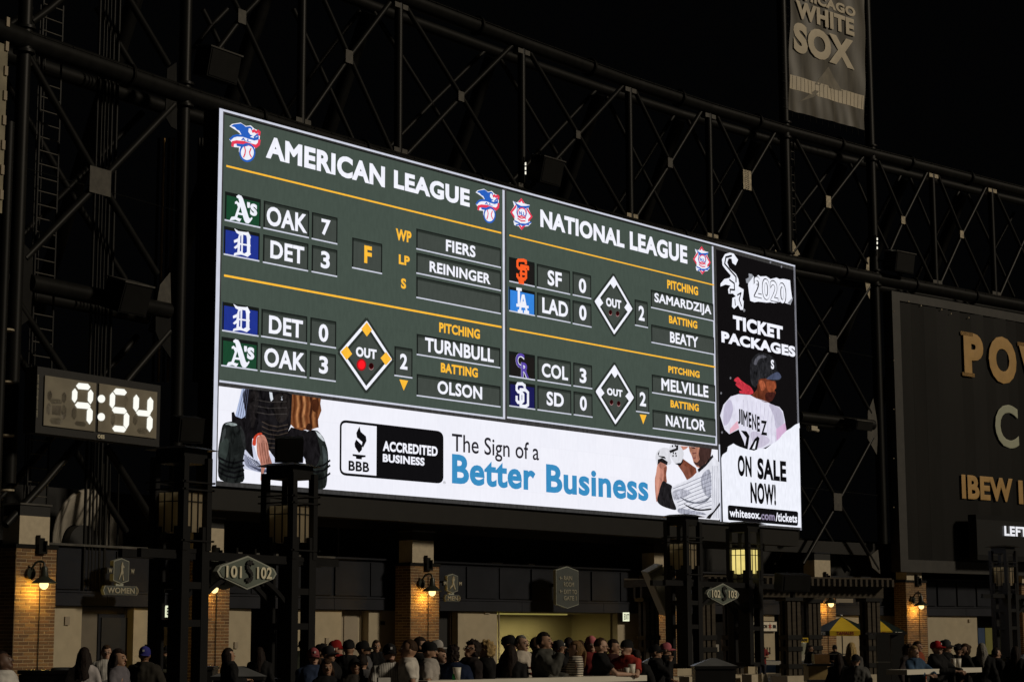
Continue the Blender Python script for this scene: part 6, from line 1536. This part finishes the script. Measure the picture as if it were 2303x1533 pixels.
def colmat(c, pat=None):
    nm = 'cloth_%d_%d_%d' % tuple(int(v*255) for v in c) + ('_'+pat if pat else '')
    if nm in MATS: return MATS[nm]
    m = mat(nm, c, .85, 0, .28, 7, .35, .15)
    if pat:
        nt = m.node_tree; b = nt.nodes['Principled BSDF']; src = b.inputs['Base Color'].links[0].from_socket
        tc = nt.nodes.new('ShaderNodeTexCoord'); w = nt.nodes.new('ShaderNodeTexWave'); w.wave_profile = 'SIN'
        w.bands_direction = 'Z' if pat == 'stripes' else 'X'; w.inputs['Scale'].default_value = 9 if pat == 'stripes' else 11
        nt.links.new(tc.outputs['Object'], w.inputs['Vector'])
        cr = nt.nodes.new('ShaderNodeValToRGB'); cr.color_ramp.interpolation = 'CONSTANT'; e = cr.color_ramp.elements
        e[0].color = (0, 0, 0, 1); e[1].position = .62 if pat == 'stripes' else .90; e[1].color = (1, 1, 1, 1)
        nt.links.new(w.outputs['Fac'], cr.inputs[0]); mx = nt.nodes.new('ShaderNodeMix'); mx.data_type = 'RGBA'
        nt.links.new(cr.outputs[0], mx.inputs[0]); nt.links.new(src, mx.inputs[6]); mx.inputs[7].default_value = (.08, .075, .07, 1)
        nt.links.new(mx.outputs[2], b.inputs['Base Color'])
    return m
def slotobj(name, key, builder, m, parent, loc=None):
    """shared mesh, colour set on the object"""
    if key not in SHARED: SHARED[key] = builder()
    o = link(name, SHARED[key], parent, loc=(0, 0, 0)); o.material_slots[0].link = 'OBJECT'; o.material_slots[0].material = m; return o
SHARED = {}
PEOPLE = []
def person(px, ytop, dep, yaw, pose, head, skin, hair, hcol, shirt, label, sleeve=1, bulk=0, fem=False, pat=None, trous=(.03, .03, .04), hat=None, extra=None, lower=0):
    """yaw: 0 faces the camera, 90 faces the right of the view, 180 away"""
    if dep < 50: dep = max(dep*.87, min(dep, 24.5))
    if px in (682, 375): dep = 42.5
    if 960 < px < 1460: dep = max(dep, CD[0]+(CD[1]-CD[0])*(px-962)/493+.55)
    if 2040 < px < 2215: dep = max(dep, CD2[0]+.9)
    q = atD(px, ytop, dep); base = math.atan2(-q.x, q.y)      # rz so that -Y points to the camera
    hat_extra = .012 if hat else .0
    sc = q.z/(1.728+hat_extra+(.03 if hair == 'messy' else 0))
    rz = -math.atan2(q.x, q.y) + radians(yaw)
    hy, hp = radians(head[0]), radians(head[1])
    T = thing('person', label, 'person', (q.x, q.y, 0), 'people standing in the concourse', rz, local=True); T.scale = (sc, sc, sc)
    bm_ = get_body(pose, hy, hp, fem)
    b = link('body', bm_, T, loc=(0, 0, 0)); b.material_slots[0].link = 'OBJECT'; b.material_slots[0].material = mat('skin_'+skin, SKINS[skin], .55, 0, .08, 12)
    slotobj('shirt' if not bulk else 'jacket', ('s', pose, sleeve, fem, bulk), lambda: shirt_mesh(pose, sleeve, fem, bulk).mesh('shirt', M_WT), colmat(shirt, pat), T)
    slotobj('trousers', 't', lambda: trouser_mesh().mesh('trousers', M_WT), colmat(trous), T)
    H = head_xf(hy, hp)
    if hair:
        h = slotobj('hair', ('h', hair), lambda: hair_mesh(hair).mesh('hair', M_WT), mat('hair_%d' % int(hcol[0]*1000), hcol, .7, 0, .45, 40, .3, .15), T); h.matrix_local = H
    if hat:
        hc, dirn, mark = hat; o_, b_ = cap_mesh()
        R = Matrix.Translation((0, .006, 0)) @ Matrix.Rotation(pi if dirn == 'back' else 0, 4, 'Z')
        c = slotobj('cap', 'cap', lambda: o_.mesh('cap', M_WT), colmat(hc), T); c.matrix_local = H @ R
        if dirn != 'none':
            bb_ = slotobj('brim', 'brim', lambda: b_.mesh('brim', M_WT), colmat(hc), c); bb_.location = (0, 0, 0)
        if mark:
            mk = slotobj('cap_emblem', 'mark', lambda: MB().box((0, -.111, HZ+.082), (.026, .012, .030)).mesh('cap_emblem', M_WT), colmat(mark), c)
    if extra:
        for kd, mm, a in extra:
            if kd == 'cup': m = MB(); m.lathe([(0, 0), (.032, 0), (.044, .12), (.040, .12), (.03, .01)], a, 14); m.build('cup', mm, None).parent = T
            elif kd == 'glasses':
                m = MB()
                for s_ in (-1, 1):
                    m.box((s_*.032, -.114, HZ+.012), (.048, .006, .004)).box((s_*.032, -.114, HZ-.012), (.046, .006, .004)).box((s_*.055, -.114, HZ), (.004, .006, .026)).box((s_*.010, -.114, HZ), (.004, .006, .026)).box((s_*.078, -.045, HZ+.01), (.004, .12, .005))
                g = m.build('glasses', mm, None); g.parent = T; g.matrix_local = H
            elif kd == 'beard':
                m = MB(); m.ell((0, -.054, HZ-.076), (.054, .046, .040), 14, 10, fn=lambda u, p: p if u.z < .35 else p*.8); g = m.build('beard', mm, None); g.parent = T; g.matrix_local = H
            elif kd == 'box':
                c_, s_ = a; g = MB().box(c_, s_).build('held_item', mm, None); g.parent = T
            elif kd == 'ticks':
                z, w, h = a; m = MB()
                for i in range(8): u = i/7-.5; m.box((u*w, -.150, z-abs(u)*.03), (w/13, .012, h)); m.box((u*w+w/30, -.150, z-abs(u)*.03+h*.3*(-1)**i), (w/12, .014, h*.25))
                m.build('chest_print', mm, None).parent = T
            elif kd == 'print':
                body, z, w, h = a; g = MB(); text_into(g, body, Vector((-w/2, -.158, z)), EX, EZ, w, h, NV, .03, 0, .01); g = g.build('lettering', mm, None); g.parent = T
    return T
BK = (.018, .012, .010); DB = (.045, .025, .014); BL = (.36, .25, .11); GY = (.20, .19, .17)
NAVY = (.015, .02, .045); BLACK = (.012, .012, .013); WHT = (.62, .60, .56); GREY = (.10, .10, .10); RED = (.32, .035, .03); DEN = (.05, .09, .16)
G = M_BLACK
person(14, 1461, 21, 70, 'down', (10, 22), 'dark', 'crop', BK, WHT, 'close man with cropped dark hair and white shirt looking down at the left edge', bulk=0, sleeve=0)
person(190, 1456, 31, 165, 'hold', (0, 0), 'tan', 'long', BK, (.45, .42, .42), 'woman with long black hair and a white sleeved top seen from behind', fem=True)
person(240, 1450, 36, 5, 'down', (0, 5), 'pale', 'short', DB, WHT, 'man with glasses in a striped jersey facing out beside the dark doorway', sleeve=0, pat='pin', extra=[('glasses', G, None)])
person(268, 1459, 29, 62, 'hold', (0, 4), 'tan', 'long', BK, (.16, .15, .17), 'dark haired woman in a grey top smiling to the right', fem=True)
person(326, 1452, 32.5, 170, 'down', (0, 0), 'brown', 'crop', BK, (.03, .027, .022), 'man in a blue cap seen from behind near the left post', bulk=1, hat=((.04, .04, .22), 'back', (.6, .6, .6)))
person(375, 1452, 35, -50, 'hold', (0, 5), 'tan', 'crop', BK, (.05, .05, .035), 'man in camouflage shirt seen between the left post legs', hat=(BLACK, 'fwd', None))
person(516, 1457, 37, 110, 'hold', (0, 8), 'tan', 'bob', BK, BLACK, 'woman with dark bobbed hair in black behind the steel bin lid', fem=True, bulk=1)
person(584, 1455, 39, 165, 'down', (0, 0), 'tan', 'long', BK, BLACK, 'long haired figure in black beside the right leg of the left portal', fem=True, bulk=1)
person(682, 1438, 38.5, 60, 'down', (0, 0), 'tan', 'crop', DB, (.03, .035, .025), 'man in a dark olive cap half hidden by the lantern post', bulk=1, hat=((.03, .04, .022), 'back', None))
person(705, 1456, 30, 15, 'down', (0, 4), 'pale', 'long', DB, (.03, .045, .09), 'woman in a dusty red cap and denim jacket left of the crowd', fem=True, bulk=1, hat=((.28, .07, .08), 'fwd', (.6, .5, .5)))
person(724, 1446, 35, 75, 'down', (0, 0), 'tan', 'crop', BK, BLACK, 'man in a black cap with a small white badge behind the red capped woman', bulk=1, hat=(BLACK, 'fwd', WHT))
person(741, 1451, 33.5, 60, 'down', (0, 6), 'tan', 'crop', BK, BLACK, 'man in a dark grey cap with a pale letter, left of the red hoodie', bulk=1, hat=((.03, .03, .035), 'fwd', WHT))
person(757, 1438, 37, 95, 'down', (0, 5), 'pale', 'crop', DB, (.26, .02, .018), 'man in a red cap and red hoodie facing right', bulk=2, hat=((.30, .018, .016), 'fwd', None))
person(735, 1482, 27.5, 15, 'phone', (0, 5), 'tan', 'long', DB, BLACK, 'woman with brown hair in a black top low in front of the crowd', fem=True)
person(785, 1437, 34, 160, 'hold', (0, 0), 'tan', 'crop', BK, BLACK, 'man in a black cap seen from behind, right of the red hoodie', bulk=2, hat=(BLACK, 'fwd', None))
person(800, 1478, 24.5, 10, 'phone', (0, 28), 'tan', 'long', BK, (.05, .045, .04), 'woman in a black cap looking down at her phone', fem=True, hat=(BLACK, 'fwd', None), extra=[('box', mat('phone_glow', (.55, .52, .42), .3), ((0, -.37, 1.32), (.075, .015, .13)))])
person(819, 1440, 35, 80, 'elbow', (0, 6), 'brown', 'crop', BK, (.12, .12, .13), 'man in a black cap and grey jersey looking right, centre left of the crowd', pat='pin', sleeve=0, hat=(BLACK, 'fwd', None), extra=[('beard', mat('hair_18', BK), None)])
person(846, 1438, 43, 10, 'down', (0, 0), 'tan', 'crop', DB, BLACK, 'man with cropped hair and black jacket standing far back by the cream wall', bulk=1)
person(877, 1446, 27.5, 12, 'cross', (0, 4), 'pale', 'crop', DB, WHT, 'moustached man in a black cap and white pinstriped jersey with a jacket over his arm', sleeve=0, pat='pin', hat=(BLACK, 'fwd', (.5, .5, .5)), extra=[('beard', mat('hair_45', DB), None), ('box', colmat((.02, .02, .02)), ((.02, -.33, 1.12), (.34, .10, .22))), ('box', colmat(WHT), ((-.14, -.30, 1.28), (.16, .08, .07)))])
person(815, 1470, 30, 165, 'down', (0, 0), 'tan', 'short', BK, (.10, .10, .11), 'short person in a grey striped jersey behind the pinstriped man', sleeve=0, pat='pin')
person(917, 1437, 25.5, -88, 'elbow', (0, 8), 'tan', 'crop', DB, (.66, .62, .56), 'big man in a plain white t-shirt facing left at the end of the counter', sleeve=0)
person(945, 1432, 33, 95, 'down', (0, 0), 'tan', 'short', BK, BLACK, 'dark haired man behind the big man in the white t-shirt', bulk=1)
person(966, 1441, 29, 80, 'hold', (0, 0), 'tan', 'crop', BK, (.40, .37, .34), 'bearded man in a black cap and pale grey shirt facing right', sleeve=0, hat=(BLACK, 'back', WHT), extra=[('beard', mat('hair_18', BK), None), ('box', mat('green_bottle', (.02, .22, .05), .2), ((0, -.36, 1.18), (.06, .06, .22)))])
person(983, 1438, 36, 85, 'down', (0, 0), 'pale', 'crop', DB, BLACK, 'man in a white fronted black cap behind the bearded man', bulk=1, hat=((.42, .40, .38), 'fwd', None))
person(991, 1457, 32, 60, 'sip', (0, 5), 'pale', 'bob', DB, (.5, .48, .46), 'small woman in a white jersey right of the bearded man', fem=True)
person(1020, 1449, 30.2, 160, 'hold', (0, 0), 'tan', 'messy', BK, (.012, .02, .05), 'person with dark messy hair in a navy jacket with a pink bag', bulk=1, extra=[('box', mat('pink_bag', (.5, .13, .13), .5), ((.22, .20, 1.02), (.14, .09, .20)))])
person(1057, 1436, 31, -60, 'hold', (0, 18), 'tan', 'messy', BK, (.025, .02, .02), 'man with glasses and curly black hair looking down at two cups', bulk=1, extra=[('glasses', G, None), ('cup', M_WT, (0, -.40, 1.17)), ('cup', M_WT, (.07, -.38, 1.10))])
person(1092, 1438, 31.5, -85, 'elbow', (0, 5), 'pale', 'messy', BL, BLACK, 'woman with curly blonde hair in a black jacket facing left', fem=True, bulk=1)
person(1147, 1427, 34, 75, 'elbow', (0, 5), 'tan', 'crop', BK, (.04, .014, .014), 'tall man in a black cap and dark jacket right of the curly blonde woman', bulk=1, hat=(BLACK, 'fwd', (.2, .2, .2)))
person(1148, 1450, 31, 165, 'down', (0, 0), 'tan', 'long', BK, BLACK, 'woman with straight black hair in black seen from behind at the counter', fem=True, bulk=1)
person(1174, 1427, 33.5, 55, 'down', (0, 5), 'pale', 'crop', GY, (.58, .52, .44), 'older grey haired man in a white jersey with dark chest stripes', sleeve=0, extra=[('box', colmat((.12, .02, .02)), ((.0, -.155, 1.27), (.24, .012, .022))), ('box', colmat((.12, .02, .02)), ((.0, -.155, 1.19), (.24, .012, .022)))])
person(1207, 1432, 35, 110, 'down', (0, 0), 'tan', 'short', DB, BLACK, 'dark haired head just behind the big man in the grey hooded coat', bulk=1)
person(1225, 1421, 32.6, 72, 'sip', (0, 5), 'tan', 'short', BK, (.07, .07, .062), 'big man in a grey hooded coat raising his hand to his face', bulk=2)
person(1256, 1438, 35.5, 60, 'down', (0, 0), 'brown', 'crop', BK, BLACK, 'man in a black and white cap behind the striped woman', bulk=1, hat=((.05, .05, .05), 'fwd', WHT))
person(1279, 1433, 39, 170, 'down', (0, 0), 'tan', 'short', BK, BLACK, 'far dark haired head above the blonde woman', bulk=1)
person(1304, 1440, 36, 175, 'down', (0, 0), 'tan', 'bob', DB, (.14, .05, .03), 'brown haired head in an orange brown top behind the blonde woman', fem=True)
person(1293, 1441, 32.4, -82, 'sip', (0, 4), 'pale', 'tail', (.17, .10, .045), (.62, .56, .46), 'blonde woman in a cream and dark striped top facing left', fem=True, pat='stripes')
person(1329, 1429, 35, 15, 'down', (0, 0), 'pale', 'bob', (.14, .06, .03), (.20, .03, .03), 'person in a shiny pink helmet cap with reddish hair', fem=True, hat=((.55, .17, .19), 'none', None))
person(1351, 1433, 33, 95, 'lean', (0, 0), 'pale', 'crop', DB, BLACK, 'man with glasses in a black shirt leaning on the counter', sleeve=0, extra=[('glasses', G, None), ('beard', mat('hair_45', DB), None)])
person(1379, 1437, 35, 80, 'down', (0, 0), 'tan', 'short', BK, (.05, .02, .02), 'dark haired man between the glasses man and the red t-shirt man', bulk=1)
person(1408, 1437, 33.6, -25, 'lean', (-20, 8), 'pale', 'crop', DB, (.36, .045, .035), 'man in a red t-shirt with pale chest print and a dark backwards cap', sleeve=0, hat=(BLACK, 'back', None), extra=[('ticks', colmat((.55, .45, .42)), (1.28, .25, .04)), ('cup', M_WT, (.20, -.42, 1.2))])
person(1431, 1459, 36.5, 170, 'down', (0, 0), 'tan', 'short', BK, BLACK, 'dark haired figure just right of the red t-shirt man', bulk=1)
person(1476, 1448, 38, 85, 'sip', (0, 8), 'tan', 'crop', BK, BLACK, 'man in a dark cap eating behind the steel lidded bin', bulk=1, hat=(BLACK, 'fwd', None))
person(1498, 1444, 41, 90, 'down', (0, 0), 'tan', 'crop', BK, BLACK, 'person in a pink cap beside the left leg of the 102 103 post', hat=((.5, .14, .17), 'fwd', None))
person(1712, 1443, 70, 10, 'hold', (0, 5), 'tan', 'crop', BK, (.22, .03, .03), 'seller in a black cap and red shirt behind the blue stall', sleeve=0, hat=(BLACK, 'fwd', None))
person(1824, 1450, 60, -40, 'down', (0, 0), 'brown', 'short', BK, BLACK, 'shadowy figure in black right of the lemonade dispenser', bulk=1)
person(1877, 1449, 60, 0, 'hold', (0, 12), 'brown', 'crop', BK, BLACK, 'seller in black under the left tamales umbrella', hat=(BLACK, 'fwd', None))
person(1886, 1471, 42, 170, 'down', (0, 0), 'tan', 'long', BK, BLACK, 'person with long black hair and a white clip at the food cart', fem=True, bulk=1)
person(1915, 1445, 44, 150, 'down', (0, 0), 'pale', 'long', (.38, .27, .11), (.09, .085, .08), 'woman with long fair hair seen from behind at the food cart', fem=True, bulk=1)
person(1924, 1470, 39, 175, 'down', (0, 0), 'pale', 'crop', BK, (.085, .085, .082), 'short person in a black cap and grey hooded top seen from behind', bulk=2, hat=(BLACK, 'back', None))
person(2042, 1446, 44, 60, 'down', (0, 0), 'brown', 'messy', DB, (.06, .05, .05), 'curly haired child at the left end of the right counter', bulk=1)
person(2057, 1452, 39.5, 40, 'lean', (0, 10), 'pale', 'bob', (.26, .17, .08), (.045, .085, .15), 'girl with fair hair and denim jacket leaning on the right counter', fem=True, bulk=1)
person(2063, 1441, 46, 70, 'down', (0, 0), 'tan', 'short', DB, (.25, .06, .03), 'brown haired man in an orange top behind the girl in denim', bulk=0)
person(2107, 1440, 40, 62, 'lean', (0, 6), 'pale', 'crop', DB, BLACK, 'man in a bright red cap and black jacket leaning on the right counter', bulk=1, hat=((.42, .02, .025), 'fwd', (.6, .5, .5)))
person(2127, 1437, 41.5, 80, 'sip', (0, 3), 'tan', 'crop', BK, BLACK, 'man in a black and white cap and black jacket eating', bulk=1, hat=((.05, .05, .055), 'fwd', (.75, .73, .7)))
person(2155, 1446, 44, 150, 'down', (0, 0), 'tan', 'crop', BK, BLACK, 'person in a black cap facing away behind the eating man', bulk=1, hat=(BLACK, 'fwd', WHT))
person(2168, 1447, 42, -60, 'elbow', (0, 8), 'pale', 'bun', DB, BLACK, 'smiling woman with hair in a bun in a black top, right end of the counter', fem=True)
person(2208, 1446, 42, 170, 'down', (0, 0), 'pale', 'long', (.20, .12, .05), BLACK, 'woman with long light brown hair seen from behind near the right post', fem=True, bulk=1)
person(2240, 1456, 45, 120, 'down', (0, 0), 'tan', 'short', BK, BLACK, 'figure in black between the legs of the right hand post', bulk=1)
person(2284, 1453, 43, 160, 'down', (0, 0), 'tan', 'long', BK, BLACK, 'figure with long dark hair at the far right edge', fem=True, bulk=1)
person(1237, 1522, 24, 175, 'down', (0, 0), 'tan', 'short', BK, BLACK, 'top of a dark haired head just in front of the central counter', bulk=1)
# cups standing on the counters
cupm = MB(); cupm.lathe([(0, 0), (.033, 0), (.045, .125), (.041, .125), (.03, .01), (0, .01)], n=16); cupme = cupm.mesh('cup', M_WHITE)
for px, y, lab in ((1040, 1526, 'white cup on the central counter near the pink bag'), (2157, 1503, 'left of two white cups on the right counter'), (2167, 1503, 'right of two white cups on the right counter'), (1433, 1517, 'tall pale can at the right end of the central counter')):
    d = (CAMZ-1.20)*FPX/((1529-(px-962)*11/493 if px < 1460 else 1504)-HOR)+.2; q = atD(px, y, d); o = bpy.data.objects.new('cup', cupme); COL.objects.link(o); o.location = (q.x, q.y+.1, 1.202); o.scale = (1.3, 1.3, 1.35)
    tag(o, lab, 'cup', 'cups on the standing counters')
